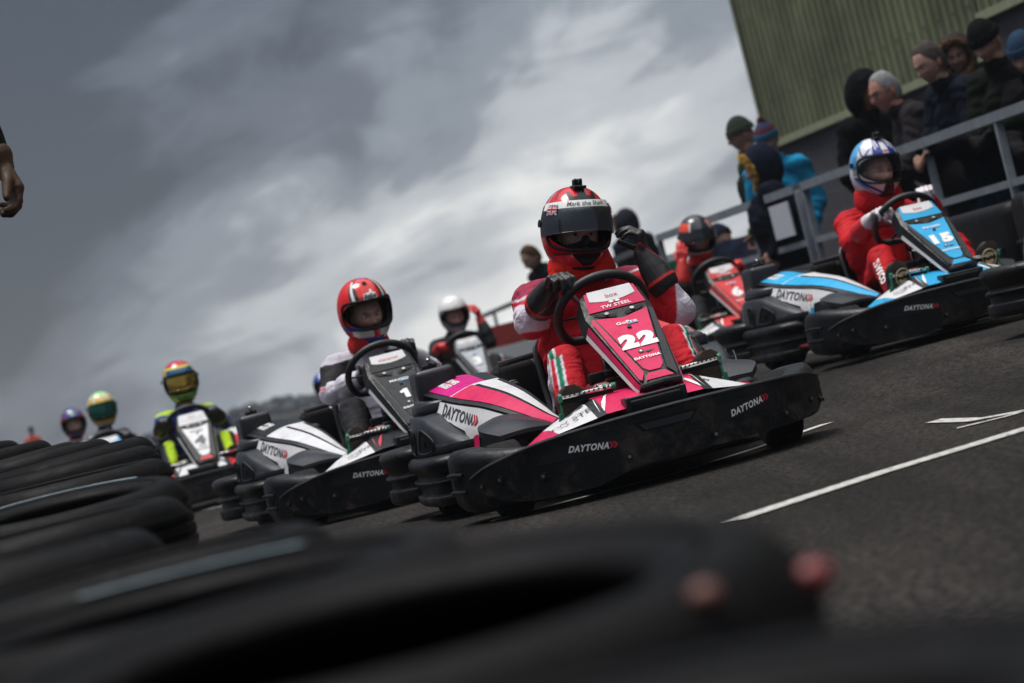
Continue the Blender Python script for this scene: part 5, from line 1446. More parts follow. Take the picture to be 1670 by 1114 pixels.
def building():
    root = empty('clad_building', (X0, Y0, 0)); tag(root, 'green corrugated metal building on a grey block base behind the spectators', 'building')
    def loc(o): o.location = (-X0, -Y0, 0); return o
    t_step = 6.45; pitch = .183
    for nm, t0, t1, z0, z1 in (('cladding', 0, t_step, 2.03, 8.0), ('cladding', t_step, 24, 2.36, 8.0)):
        mb = MB(); n = int((t1 - t0) / pitch); P = []
        for i in range(n + 1):
            a = t0 + i * pitch
            for d, o in ((0, 0), (.055, 0), (.080, .032), (.128, .032), (.153, 0)):
                if a + d <= t1: P.append((a + d, o))
        G = np.array([[wallp(a, z, .02 + o) for a, o in P] for z in (z0, z1)]); mb.grid(G, 'clad'); loc(mb.build(nm, root, sharp=20))
    mb = MB(); rs_ = random.Random(6)
    for k in range(1, 20):
        t = k * 5 * pitch + .068
        if t < 16: mb.grid(np.array([[wallp(t, z, .056) for z in (2.4 if t > t_step else 2.1, 8.0)], [wallp(t + .012, z, .056) for z in (2.4 if t > t_step else 2.1, 8.0)]]), 'clad_lap')
    for z in (2.5, 3.4, 4.3, 5.2):
        for k in range(0, 70, 2):
            q = wallp(k * pitch + .104, z, .053); q2 = wallp(k * pitch + .104, z, .062); mb.tube([q, q2], .014, 'galv_dark', n=6)
    loc(mb.build('fixings', root))
    mb = MB()
    for (t0, t1, z) in ((-.03, t_step, 2.03), (t_step, 24, 2.36)):
        A = [wallp(t0, z + .05, .062), wallp(t1, z + .05, .062)]; B = [wallp(t0, z - .03, .072), wallp(t1, z - .03, .072)]; C_ = [wallp(t0, z - .03, -.02), wallp(t1, z - .03, -.02)]
        mb.grid(np.array([A, B, C_]), 'clad_trim')
    mb.grid(np.array([[wallp(-.03, z, o) for o in (.075, -.15)] for z in (1.99, 8.0)]), 'clad_trim'); mb.grid(np.array([[wallp(o2, z, .075) for o2 in (-.03, .06)] for z in (1.99, 8.0)]), 'clad_trim')
    loc(mb.build('flashing', root, sharp=20))
    mb = MB()
    G = np.array([[wallp(t, z) for t in (.0, 24)] for z in (0, 2.6)]); mb.grid(G, 'block')
    Bk = np.array([[[X0 + o[0], Y0 + o[1], z] for o in ((0, 0), (14, 3))] for z in (0, 8.0)]); mb.grid(Bk, 'block')
    o = mb.build('block_wall', root, sharp=0); loc(o)
    uv = o.data.uv_layers.new(name='UVMap'); 
    for lp in o.data.loops:
        v = o.data.vertices[lp.vertex_index].co; uv.data[lp.index].uv = (math.hypot(v.x - X0, v.y - Y0), v.z)
    mb = MB(); mb.grid(np.array([[wallp(0, 8.0, .1), wallp(24, 8.0, .1)], [wallp(0, 9.5, -8), wallp(24, 9.5, -8)]]), 'clad'); loc(mb.build('roof', root))
building()

def post(mb, p, h, r=.022, m='galv'): mb.box((p[0], p[1], h / 2), (.045, .045, h), m)
def rail(mb, a, b, z0, z1, w, m='galv'):
    a = np.array(a, float); b = np.array(b, float); d = nrm(b - a); n = np.array([-d[1], d[0]]) * w / 2
    P = [[a[0] + n[0] * s, a[1] + n[1] * s, z0 + h] for s, h in ((-1, -w / 2), (1, -w / 2), (1, w / 2), (-1, w / 2))]
    Q = [[b[0] + n[0] * s, b[1] + n[1] * s, z1 + h] for s, h in ((-1, -w / 2), (1, -w / 2), (1, w / 2), (-1, w / 2))]
    mb.grid(np.array([P, Q]), m, cv=True, caps=True)
def fence_pt(u): v = 119.5 + .098 * (u - 274); Y = 2875 / v; return np.array([u / FPX * Y, Y])
def railing(us, label, ends=(0, 0), zs=(1.2, .79, .40), pts=None, m='galv', zoff=(0, 0)):
    P = pts if pts is not None else [fence_pt(u) for u in us]
    root = empty('railing', (P[0][0], P[0][1], 0)); tag(root, label, 'railing', 'steel railings beside the track'); O = np.array([P[0][0], P[0][1]])
    for i, p in enumerate(P):
        mb = MB(); q = p - O; mb.box((q[0], q[1], .60), (.05, .05, 1.16), m, r=.004); mb.box((q[0], q[1], .006), (.14, .14, .012), m); mb.build('post', root)
    for z in zs:
        mb = MB(); rail(mb, P[0] - O, P[-1] - O, z, z, .062 if z == zs[0] else .045, m); mb.build('rail', root)
    return root
railing((524, 733.6, 856, 985, 1150), 'grey steel railing in front of the leaning spectators, behind kart 15')
railing((274, 430, 511), 'grey steel railing with a blank white board, behind kart 6')
railing(None, 'grey railing falling away between the white helmeted driver and kart 22', pts=[np.array(p) for p in ((1.44, 26.3), (.55, 34.6), (-.16, 41.5), (-.45, 44.3))], m='galv_dark')
M['board'] = mat('white_board', (.62, .64, .68), .5, var=.05)
mb = MB(); a, b = fence_pt(478), fence_pt(508)
mb.grid(np.array([[[a[0] - .04, a[1] - .02, z], [b[0] - .04, b[1] - .02, z]] for z in (.86, 1.13)]), 'letter_white')
o = MB(); dd = nrm(b - a); nn_ = np.array([-dd[1], dd[0]]); nn_ = nn_ * (1 if nn_[0] < 0 else -1)
pw = []; cb = (fence_pt(470) + fence_pt(500)) / 2 + nn_ * .045
for z in (.80, 1.13): pw.append([[*(fence_pt(q) + nn_ * w), z] for q, w in ((462, .035), (503, .035), (503, .05), (462, .05))])
o.box((cb[0], cb[1], 1.0), (float(np.linalg.norm(fence_pt(468) - fence_pt(500))), .012, .26), 'board', rot=np.array([[dd[0], -dd[1], 0], [dd[1], dd[0], 0], [0, 0, 1]]))
tag(o.build('notice_board', sharp=20), 'blank white board tied under the top rail of the railing', 'board')

M['barrier'] = mat('black_barrier', (.006, .006, .0065), .5, spec=.15, bump=.001, bscale=40, var=.3, scratch=.15, bump2=.01, b2scale=3)
def barrier_block(p, ang, L, h, lab):
    mb = MB(); h -= .09; mb.box((0, 0, h / 2), (.42, L, h), 'barrier', r=.07); o = mb.build('barrier_block', sharp=40); o.location = (p[0], p[1], 0); o.rotation_euler = (0, 0, ang)
    m2 = MB(); m2.tube([(-.235, -L / 2 + .1, h * .62), (-.238, L / 2 - .1, h * .62)], .014, 'black', n=8); m2.build('strap', o)
    tag(o, lab, 'barrier', 'black padded barriers along the railing')
fd = nrm(fence_pt(274) - fence_pt(1100)); fa_ = math.atan2(fd[1], fd[0]) - math.pi / 2
bl = ['black padded barrier block furthest along, left of kart 6', 'black padded block directly behind kart 6', 'black padded block just behind the cap of the tank of kart 15', 'black padded block between kart 15 and the white board', 'black padded block behind the driver of kart 15',
      'black padded block behind the steering wheel of kart 15', 'black padded block behind the number panel of kart 15', 'black padded block nearest the camera, cut by the frame edge']
P0 = fence_pt(1100) + np.array([-.36, 0])
for i in range(8):
    q = P0 + fd * (1.12 * (7 - i) + .2); hh = [.70, .72, .73, .70, .74, .76, .78, .80][i] + [.0, .01, -.01, .02, 0, .01, -.01, 0][i]
    barrier_block(q, fa_ + [.02, -.02, .01, .03, -.02, .01, -.01, .02][i], 1.08, hh, bl[i])

# red and white plastic barriers and small boards far back
M['board'] = mat('white_board', (.62, .64, .68), .5, var=.05)
M['red_board'] = mat('red_board', (.45, .05, .04), .5, var=.2); M['blue_board'] = mat('blue_board', (.05, .2, .5), .5)
def far_board(px, Y, w, h, zc, lab, bands, cat='banner', name='banner'):
    p = px_at(px[0], px[1], Y); mb = MB(); z0 = p[2] - h / 2
    for i, (f0, f1, m_) in enumerate(bands): mb.box((0, 0, h * (f0 + f1) / 2), (w, .06 - .0 * i, h * (f1 - f0) - .002), m_)
    for s in (-1, 1): mb.box((s * (w / 2 - .05), .03, -z0 / 2 + .02), (.04, .03, z0 + .02), 'galv_dark')
    o = mb.build(name, sharp=20); o.location = (p[0], Y, z0); o.rotation_euler.z = R(72 - 90 + 8); tag(o, lab, cat); return o
far_board((835, 556), 30, .9, .42, 0, 'red and white advertising board low behind the driver of kart 22', [(0, .42, 'letter_white'), (.42, 1, 'red_board')])
far_board((760, 585), 31, .5, .26, 0, 'small red board between the white helmeted driver and kart 22', [(0, .3, 'letter_white'), (.3, 1, 'red_board')])
far_board((1100, 440), 25, .22, .30, 0, 'small white and green board on the ground beside the railing', [(0, .45, 'letter_white'), (.45, .8, 'green'), (.8, 1, 'letter_white')], 'sign', 'sign_board')

# ================================================================== SPECTATORS
def hair_cap(o, hc, rot, c, s=1.13, back=True, th0=18, puff=1.0, thin=0.0):
    th, ph = sph_grid(50, 72, -40, 90); x = .078 * np.cos(th) * np.sin(ph) * puff; y = .100 * np.cos(th) * np.cos(ph) * puff - .006; z = .122 * np.sin(th) * puff + .003
    P = np.stack([x, y, z], -1); n_ = folds(P.reshape(-1, 3), 130, 3).reshape(th.shape); P = P * (1 + (.030 * n_ + .02 * np.clip(np.sin(ph * 23 + th * 9), 0, 1))[..., None])
    td = np.degrees(th); pd = np.abs(np.degrees(ph)); lim = np.where(pd < 40, 46, np.where(pd < 80, 46 - (pd - 40) * 1.05, np.where(pd < 100, 4 - (pd - 80) * 1.2, -34)))
    f = []; nv = 72
    for i in range(49):
        for j in range(nv):
            if td[i, j] < lim[i, j]: continue
            if thin and td[i, j] > 55 and pd[i, j] < 90: continue
            j2 = (j + 1) % nv; f.append((i * nv + j, i * nv + j2, (i + 1) * nv + j2, (i + 1) * nv + j))
    mb = MB(); C = np.tile(np.array(c, float), (50 * 72, 1)) * (1 + .35 * n_.reshape(-1, 1)); mb.add((P.reshape(-1, 3) * s) @ rot.T + hc, f, 'hair', np.clip(C, 0, 1)); mb.build('hair', o, sharp=0)
def beanie(o, hc, rot, cs, s=1.13, bobble=None, brim=14):
    th, ph = sph_grid(40, 72, brim - 6, 90); P = np.stack([.088 * np.cos(th) * np.sin(ph), .108 * np.cos(th) * np.cos(ph) - .006, .145 * np.sin(th) - .006], -1)
    rib = 1 + .012 * np.sin(np.degrees(ph) * .9 * 2 * math.pi / 18)[..., None]; cuff = 1 + .05 * (np.degrees(th) < brim + 12)[..., None]
    P = P * rib * cuff; t = np.degrees(th); C = np.zeros(P.shape)
    for i in range(len(cs)): C[(t >= brim - 6 + i * (96 - brim) / len(cs)) & (t <= brim - 6 + (i + 1) * (96 - brim) / len(cs) + .1)] = cs[i]
    mb = MB(); mb.grid((P * s) @ rot.T + hc, 'hair', cv=True, colr=C)
    h = mb.build('hat', o, sharp=0)
    if bobble:
        mb = MB(); rs = random.Random(2)
        for k in range(150):
            d = nrm([rs.gauss(0, 1), rs.gauss(0, 1), rs.gauss(0, 1)]); c0 = np.array([0, -.01, .165]); e = c0 + d * rs.uniform(.030, .045)
            mb.tube([(c0 + d * .01) @ rot.T + hc, e @ rot.T + hc], [.006, .002], 'hair', n=4, colr=bobble[k % len(bobble)])
        mb.build('bobble', h, sharp=0)
def hood(o, hc, rot, c, fur=None, s=1.15, down=False):
    th, ph = sph_grid(40, 64, -62, 90); k = 1.0
    P = np.stack([.112 * np.cos(th) * np.sin(ph), .128 * np.cos(th) * np.cos(ph) - .018, .150 * np.sin(th) + .008 - .02 * (np.sin(th) < 0)], -1)
    P = P + (folds(P.reshape(-1, 3), 40, 5).reshape(th.shape) * .003)[..., None]
    td, pd = np.degrees(th), np.degrees(ph); ins = ((pd / 62) ** 2 + ((td + 8) / 46) ** 2) < 1; f = []; nv = 64
    for i in range(39):
        for j in range(nv):
            j2 = (j + 1) % nv
            if ins[i, j] and ins[i + 1, j2]: continue
            f.append((i * nv + j, i * nv + j2, (i + 1) * nv + j2, (i + 1) * nv + j))
    mb = MB(); mb.add((P.reshape(-1, 3) * s) @ rot.T + hc, f, 'coat', np.array(c)); h = mb.build('hood', o, sharp=0)
    a = np.linspace(0, 2 * math.pi, 48, endpoint=False); pr, tr = np.radians(62 * np.cos(a)), np.radians(46 * np.sin(a) - 8)
    E = np.stack([.112 * np.cos(tr) * np.sin(pr), .128 * np.cos(tr) * np.cos(pr) - .018, .150 * np.sin(tr) + .008], -1)
    mb = MB()
    if fur:
        rs = random.Random(5); rs2 = np.random.RandomState(3)
        for e in E:
            for k in range(16):
                d = nrm(nrm(e * [1, .3, 1]) * .8 + rs2.normal(size=3) * .55 + [0, .5, 0]); p = e + rs2.normal(size=3) * .006
                q = (np.array([p, p + d * rs.uniform(.018, .040)]) * s) @ rot.T + hc
                cc = np.array(fur) * rs.uniform(.6, 1.3); mb.tube(q, [.006 * s, .0015 * s], 'hair', n=4, colr=np.clip(cc, 0, 1))
        mb.build('fur_trim', h, sharp=0)
    else:
        mb.tube((E * s) @ rot.T + hc, .008, 'coat', n=8, closed=True, colr=np.array(c) * .8); mb.build('hood_edge', h, sharp=0)
def glasses(o, hc, rot, s=1.13):
    mb = MB()
    for sx in (-1, 1):
        a = np.linspace(0, 2 * math.pi, 20, endpoint=False); q = np.stack([sx * .032 + .024 * np.cos(a), .092 + 0 * a - .012 * np.abs(np.cos(a)) * 0, .004 + .017 * np.sin(a)], -1)
        mb.tube((q * s) @ rot.T + hc, .0022, 'trim', n=6, closed=True); mb.tube((np.array([(sx * .056, .090, .008), (sx * .078, .05, .008), (sx * .078, -.01, .004)]) * s) @ rot.T + hc, .002, 'trim', n=6)
    mb.tube((np.array([(-.009, .094, .008), (.009, .094, .008)]) * s) @ rot.T + hc, .002, 'trim', n=6); mb.build('glasses', o)

def spectator(px, Y, face, label, coat, legs=(.02, .025, .04), lean=0.0, hat=None, skin=(.48, .28, .21), H=None, hy=0, hp=-8, arms='down', fat=1.0, seed=1, group='spectators behind the railing', coat_z=.78, detail=False, **kw):
    """px: head centre in the frame; face: the way they look, degrees from -y (to the camera) towards -x"""
    p = px_at(px[0], px[1], Y); hz = p[2]; g = kw.get('ground', 0.0)
    lean_r = R(lean); S0 = 1.0
    # a standing body whose head lands at height hz
    def body(S):
        hip = np.array([0, 0, .93 * S]); Rl = np.array(Matrix.Rotation(-lean_r, 3, 'X'))
        up = lambda q: hip + Rl @ (np.array(q) * S - hip)
        return hip, up
    S = (hz - g) / (.93 + .73 * math.cos(lean_r) + (.02 if lean else 0))
    if H: S = H / 1.78
    hip, up = body(S)
    che, nek, hed = up((0, .01, 1.26)), up((0, .0, 1.49)), up((0, .035, 1.665)); shr, shl = up((.185, -.01, 1.42)), up((-.185, -.01, 1.42))
    if arms == 'rail': elr, ell_ = up((.24, .17, 1.17)), up((-.24, .17, 1.17)); wrr, wrl = np.array([.10, elr[1] + .20, max(elr[2] - .02, .9)]), np.array([-.10, ell_[1] + .22, max(ell_[2] - .01, .9)])
    elif arms == 'cross': elr, ell_ = up((.25, .08, 1.12)), up((-.25, .08, 1.12)); wrr, wrl = up((-.06, .22, 1.13)), up((.08, .24, 1.10))
    else: elr, ell_ = up((.25, -.04, 1.13)), up((-.25, -.04, 1.13)); wrr, wrl = up((.22, .10, .92)), up((-.22, .10, .92))
    kr, kl = np.array([.10, .02, .50]) * S, np.array([-.10, .02, .50]) * S; ar, al = np.array([.11, -.02, .09]) * S, np.array([-.11, -.02, .09]) * S
    fp = fat; hr, hl = hip + [.09, 0, -.02], hip + [-.09, 0, -.02]
    B = [('torso', hip + [0, 0, .02], che, .155 * fp, .175 * fp), ('torso', che, nek, .17 * fp, .085), ('yoke', shr, shl, .098 * fp, .098 * fp), ('armR', shr, elr, .096 * fp, .078 * fp), ('armR', elr, wrr, .078 * fp, .056), ('armL', shl, ell_, .096 * fp, .078 * fp), ('armL', ell_, wrl, .078 * fp, .056),
         ('leg', hr, kr, .10 * fp, .072), ('leg', kr, ar, .070, .052), ('leg', hl, kl, .10 * fp, .072), ('leg', kl, al, .070, .052), ('foot', ar, ar + [0, .16, -.045], .045, .035), ('foot', al, al + [0, .16, -.045], .045, .035), ('neck', nek, hed + [0, -.02, -.06], .062, .058)]
    mb = MB()
    for b in B: rcone(mb, b[1], b[3], b[2], b[4], 14)
    mb.ellip(che + [0, .0, -.06], (.22 * fp, .17 * fp, .24), 'black'); mb.ellip(hip + [0, 0, -.03], (.20 * fp, .165 * fp, .22), 'black')
    hb = []
    for w, e, sd in ((wrr, elr, -1), (wrl, ell_, 1)):
        d = nrm(w - e)
        if kw.get('hands', True): hand(mb, w, d + np.array([0, .0, -.25]), (0, .2, -1) if arms != 'down' else (-.9 * (1 if w[0] > 0 else -1), 0, 0), sd, curl=(30, 40, 30), fat=1.25, bones=hb)
    co, no, f = fuse(mb, .013, 3)
    allb = B + [('hand', b[1], b[2], b[3], b[4]) for b in hb]
    bi, t = nearest_bone(co, allb); nm = np.array([b[0] for b in allb])[bi]
    co2 = co + no * (np.where(np.isin(nm, ['neck', 'hand', 'foot']), .0, .013) * (folds(co * np.array([1, 1, 1.5]), 14, seed) + .5 * folds(co, 34, seed + 1)))[:, None]
    C = np.tile(np.array(coat, float), (len(co), 1))
    if callable(kw.get('paint')): C = kw['paint'](co, nm, C)
    k = (np.isin(nm, ['leg', 'torso']) & (co[:, 2] < coat_z * S)) | (nm == 'leg') & (co[:, 2] < coat_z * S); C = C * .62; C[k] = np.array(legs) * .6
    C[nm == 'foot'] = (.02, .018, .016); C[nm == 'neck'] = np.array(kw.get('scarf', skin)); C[nm == 'hand'] = kw.get('glove', np.array(skin) * .6)
    bm_ = MB(); bm_.add(co2, f, 'coat', C)
    rot = rotm(R(hp) - lean_r * .35, 0, R(hy)); HS = 1.13
    head_geo(bm_, hed + [0, 0, .015], rot, skin=skin, stubble=kw.get('stubble', 0), nu=50, nv=64, s=HS); hed = hed + [0, 0, .015]
    az = math.pi - R(face)
    # centre the head, not the feet, on the point
    r3 = np.array(Matrix.Rotation(az, 3, 'Z')); off = r3 @ hed
    o = bm_.build('person', sharp=0); o.location = (p[0] - off[0], Y - off[1], hz - hed[2]); o.rotation_euler = (0, 0, az)
    tag(o, label, 'person', group)
    if hat: hat(o, hed, rot)
    cm = MB(); G = []
    for k_, (rr, zz) in enumerate([(.075, -.04), (.092, -.01), (.094, .03), (.086, .055), (.078, .05), (.075, .02)]):
        a = np.linspace(0, 2 * math.pi, 33)[:-1]; G.append(np.stack([nek[0] + rr * np.cos(a), nek[1] + .01 + rr * 1.05 * np.sin(a), nek[2] + .01 + zz + .008 * np.sin(a * 3 + k_)], -1))
    cm.grid(np.array(G), 'coat', cv=True, colr=np.array(coat) * .55); cm.build('coat_collar', o, sharp=0)
    if kw.get('glasses'): glasses(o, hed, rot)
    if kw.get('backpack'):
        mb = MB(); mb.box(che + [0, -.24, -.02], (.30, .17, .42), 'black', r=.06); mb.build('backpack', o)
    return o
fur_b = (.22, .13, .07)
spectator((1443, 150), 18.4, 88, 'grey haired man in glasses and a dark grey fleece leaning over the railing', (.040, .034, .040), lean=22, arms='rail', hy=22, hp=-4, fat=1.12, glasses=True, skin=(.46, .22, .16), seed=3,
          hat=lambda o, h, r: hair_cap(o, h, r, (.26, .26, .27), puff=1.02, thin=.0))
spectator((1516, 103), 17.6, 66, 'bearded man with short grey hair in a navy coat with a round arm badge', (.010, .014, .026), lean=20, arms='rail', hy=4, hp=-12, fat=1.15, stubble=.55, legs=(.03, .09, .15), seed=4,
          hat=lambda o, h, r: hair_cap(o, h, r, (.07, .06, .055), puff=1.04))
spectator((1607, 68), 17.0, 52, 'man in a black beanie and dark green coat, arms folded on the railing', (.012, .015, .012), lean=16, arms='rail', hy=5, hp=-22, fat=1.18, glove=(.015, .015, .016), seed=5, legs=(.02, .05, .08),
          hat=lambda o, h, r: beanie(o, h, r, [(.006, .006, .007)] * 2))
spectator((1412, 152), 19.6, -42, 'person in a black hooded coat facing the grey haired man', (.006, .006, .008), lean=4, hp=-20, fat=1.15, seed=6, hat=lambda o, h, r: hood(o, h, r, (.006, .006, .008)), skin=(.35, .18, .13))
spectator((1562, 92), 19.4, 20, 'person in a brown fur trimmed hood between the bearded man and the black beanie', (.05, .04, .03), seed=7, skin=(.25, .14, .10), hat=lambda o, h, r: hood(o, h, r, (.04, .035, .03), fur=(.24, .15, .09)))
spectator((1672, 88), 16.7, 40, 'person in a blue knitted hat at the very edge of the picture', (.01, .01, .012), seed=8, lean=14, arms='rail', glove=(.015, .015, .016), hp=-18, hat=lambda o, h, r: beanie(o, h, r, [(.025, .055, .10)] * 2, brim=16))
spectator((1208, 219), 22.2, 80, 'man in a dark green beanie and glasses, olive jacket, looking down the grid', (.022, .030, .018), lean=3, hp=-10, seed=9, fat=1.05, glasses=True, skin=(.42, .23, .17), legs=(.02, .05, .09), coat_z=.70,
          paint=lambda co, nm, C: np.where((co[:, 0] > .02)[:, None] & (nm != 'neck')[:, None], np.array((.06, .085, .02)), C), hat=lambda o, h, r: beanie(o, h, r, [(.035, .042, .035)] * 2, brim=12))
spectator((1251, 228), 21.9, 25, 'person in a striped bobble hat and bright blue jacket with a backpack', (.02, .36, .66), hp=-14, seed=10, backpack=True, legs=(.02, .02, .03), coat_z=.72,
          hat=lambda o, h, r: beanie(o, h, r, [(.02, .09, .16), (.10, .03, .05), (.03, .05, .12), (.14, .06, .03)], bobble=[(.20, .05, .04), (.05, .04, .15), (.02, .10, .12), (.3, .15, .03)]))
spectator((1240, 274), 21.1, 96, 'shorter person in a navy padded coat, hood up with yellow fur trim', (.008, .011, .024), hp=-6, seed=11, fat=1.22, coat_z=.5, scarf=(.01, .012, .02), hat=lambda o, h, r: hood(o, h, r, (.008, .012, .026), fur=(.55, .33, .08), s=1.22))
spectator((866, 421), 29.0, 58, 'brown haired man in a black coat, bending forward beside the driver of kart 22', (.012, .012, .016), lean=24, hp=-18, seed=12, skin=(.50, .30, .22), scarf=(.012, .012, .016), hat=lambda o, h, r: hair_cap(o, h, r, (.075, .040, .022), puff=1.05))
spectator((1021, 366), 30.0, 140, 'person in a dark coat with a brown fur hood behind the raised glove', (.010, .014, .026), hp=0, seed=13, fat=1.2, hat=lambda o, h, r: hood(o, h, r, (.02, .02, .03), fur=(.20, .12, .05), s=1.15))
spectator((1176, 392), 23.2, 150, 'person in navy bending low behind the railing, head down', (.010, .015, .035), H=1.5, lean=50, seed=14, legs=(.02, .05, .10), fat=1.15, hat=lambda o, h, r: beanie(o, h, r, [(.008, .012, .03)] * 2))
spectator((51, 703), 88, 200, 'tiny far off marshal in an orange jacket and black hat beyond the tyres', (.80, .12, .05), seed=15, group='track marshals', legs=(.7, .1, .05), hat=lambda o, h, r: beanie(o, h, r, [(.02, .02, .02)] * 2), scarf=(.02, .02, .02))
# badge on the navy sleeve
# --- marshal at the frame edge, only one gloved hand in view
def marshal():
    Y = 9.0; w = px_at(5, 276, Y); 
    B = []; mb = MB(); wr = np.array([0, 0, 0.]); el = np.array([-.05, .02, .26]); sh = np.array([-.17, .05, .50])
    # standing figure outside the frame, forearm hanging down into it
    gl = -w[2]
    bones = [('arm', sh, el, .085, .07), ('arm', el, wr, .066, .042)]
    tors = sh + [-.42, .0, .0]; hip = np.array([tors[0], tors[1], gl + .95]); nek = tors + [0, 0, .08]; hed = tors + [0, 0, .26]
    bones += [('torso', hip, tors - [0, 0, .12], .16, .18), ('torso', tors - [0, 0, .12], nek, .17, .08), ('neck', nek, hed - [0, 0, .06], .06, .058), ('yoke', sh, sh - [.40, 0, 0], .085, .085), ('arm', sh - [.40, 0, 0], sh + [-.5, -.02, -.30], .085, .065), ('arm', sh + [-.5, -.02, -.30], sh + [-.45, -.1, -.52], .062, .045)]
    for s in (-1, 1): bones += [('leg', hip + [s * .09, 0, 0], hip + [s * .11, -.02, -.45], .10, .07), ('leg', hip + [s * .11, -.02, -.45], np.array([hip[0] + s * .12, hip[1], gl + .08]), .07, .052), ('foot', np.array([hip[0] + s * .12, hip[1], gl + .08]), np.array([hip[0] + s * .12, hip[1] - .15, gl + .045]), .05, .04)]
    for b in bones: rcone(mb, b[1], b[3], b[2], b[4], 14)
    co, no, f = fuse(mb, .014, 3); bi, t = nearest_bone(co, bones); nm = np.array([b[0] for b in bones])[bi]
    C = np.tile(np.array((.012, .010, .010)), (len(co), 1)); C[nm == 'neck'] = (.5, .3, .22)
    co = co + no * (.007 * folds(co, 20, 2))[:, None]
    bm_ = MB(); bm_.add(co, f, 'coat', C); head_geo(bm_, hed, rotm(0, 0, math.pi)); o = bm_.build('person', sharp=0); o.location = w
    tag(o, 'marshal cut off by the frame edge, brown leather glove hanging against the sky', 'person', 'track marshals')
    hair_cap(o, hed, rotm(0, 0, math.pi), (.03, .02, .015))
    g = MB(); rcone(g, np.array((-.010, .003, .045)), .054, np.array((-.004, 0, .01)), .044, 16)
    hand(g, (0.0, 0, .01), (.28, -.05, -1), (-.9, -.35, -.15), 1, curl=(30, 44, 40), thumb=(.45, .75, .35), fat=1.55, sc_=1.08, spread=1.1)
    c_, n_, f_ = fuse(g, .005, 3); c_ = c_ + n_ * (.002 * folds(c_, 60, 3))[:, None]
    gm = MB(); gm.add(c_, f_, 'glove', np.array((.075, .034, .011))); gm.build('glove', o, sharp=0)
marshal()

# ================================================================== TYRES
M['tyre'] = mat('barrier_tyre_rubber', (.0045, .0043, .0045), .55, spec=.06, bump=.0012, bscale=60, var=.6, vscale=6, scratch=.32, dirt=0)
M['chalk'] = mat('pale_blue_paint', (.22, .30, .34), .6, var=.4, vscale=40)
M['red_dab'] = mat('red_paint', (.17, .010, .010), .5, var=.3); M['orange_dab'] = mat('orange_paint', (.13, .042, .030), .6, var=.3)
def tyre_mesh(name, ro=.31, ri=.195, w=.20, tread=True, blocks=48):
    mb = MB(); h = w / 2
    prof = [(ri + .004, -h * .70), (ri, -h * .86), (ri + .012, -h * .98), (ri + .03, -h * 1.02), (ro - .055, -h * 1.10), (ro - .03, -h * 1.02), (ro - .012, -h * .84), (ro - .003, -h * .66)]
    mid = []
    for z in np.linspace(-.6, .6, 21):
        g = .009 if tread and abs((z * 3.4 + .5) % 1 - .5) > .40 else 0
        mid.append((ro - g, h * z))
    prof = prof + mid + [(a, -b) for a, b in prof[::-1]]
    inner = [(ri + .022, h * .60), (ro - .045, h * .55), (ro - .018, h * .3), (ro - .018, -h * .3), (ro - .045, -h * .55), (ri + .022, -h * .60)]
    P = cr(np.array(prof + inner, float), 170, True)
    mb.lathe(np.concatenate([P, P[:1]]), 'tyre', 96)
    for rr in (ri + .045, ro - .075):     # moulded rings on the sidewall
        for s in (1, -1):
            a = np.linspace(0, 2 * math.pi, 72, endpoint=False); mb.tube(np.stack([rr * np.cos(a), rr * np.sin(a), a * 0 + s * h * 1.045], -1), .003, 'tyre', n=6, closed=True)
    return mb
def lug(mb, ro, w, n=56):
    for k in range(n):
        a = 2 * math.pi * k / n
        for z, ln in ((w * .30, .034), (-w * .30, .034)):
            c = np.array([(ro - .004) * math.cos(a), (ro - .004) * math.sin(a), z]); rot = np.array([[-math.sin(a), math.cos(a), 0], [math.cos(a), math.sin(a), 0], [0, 0, 1]]).T
            mb.box(c, (2 * math.pi * ro / n * .62, .014, w * .26), 'tyre', rot=rot)
TY = []
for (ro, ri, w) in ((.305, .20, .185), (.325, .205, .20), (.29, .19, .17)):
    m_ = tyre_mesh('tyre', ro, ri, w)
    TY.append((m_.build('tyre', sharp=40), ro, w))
used_t = set()
def place_tyre(kind, x, y, z, rot, label, group='tyres stacked along the track edge'):
    src, ro, w = TY[kind]
    o = src if kind not in used_t else src.copy()
    if kind in used_t: col.objects.link(o)
    used_t.add(kind); o.location = (x, y, z); o.rotation_euler = rot
    tag(o, label, 'tyre', group); return o
def arc_mark(parent, r, z, a0, a1, wdt, m, side=False):
    mb = MB(); a = np.radians(np.linspace(a0, a1, 24))
    if side: G = np.stack([np.stack([r * np.cos(a), r * np.sin(a), a * 0 + z + s], -1) for s in (-wdt / 2, wdt / 2)])
    else: G = np.stack([np.stack([(r + s) * np.cos(a), (r + s) * np.sin(a), a * 0 + z + .0], -1) for s in (-wdt / 2, wdt / 2)])
    mb.grid(G, m); mb.build('paint_mark', parent, sharp=0)
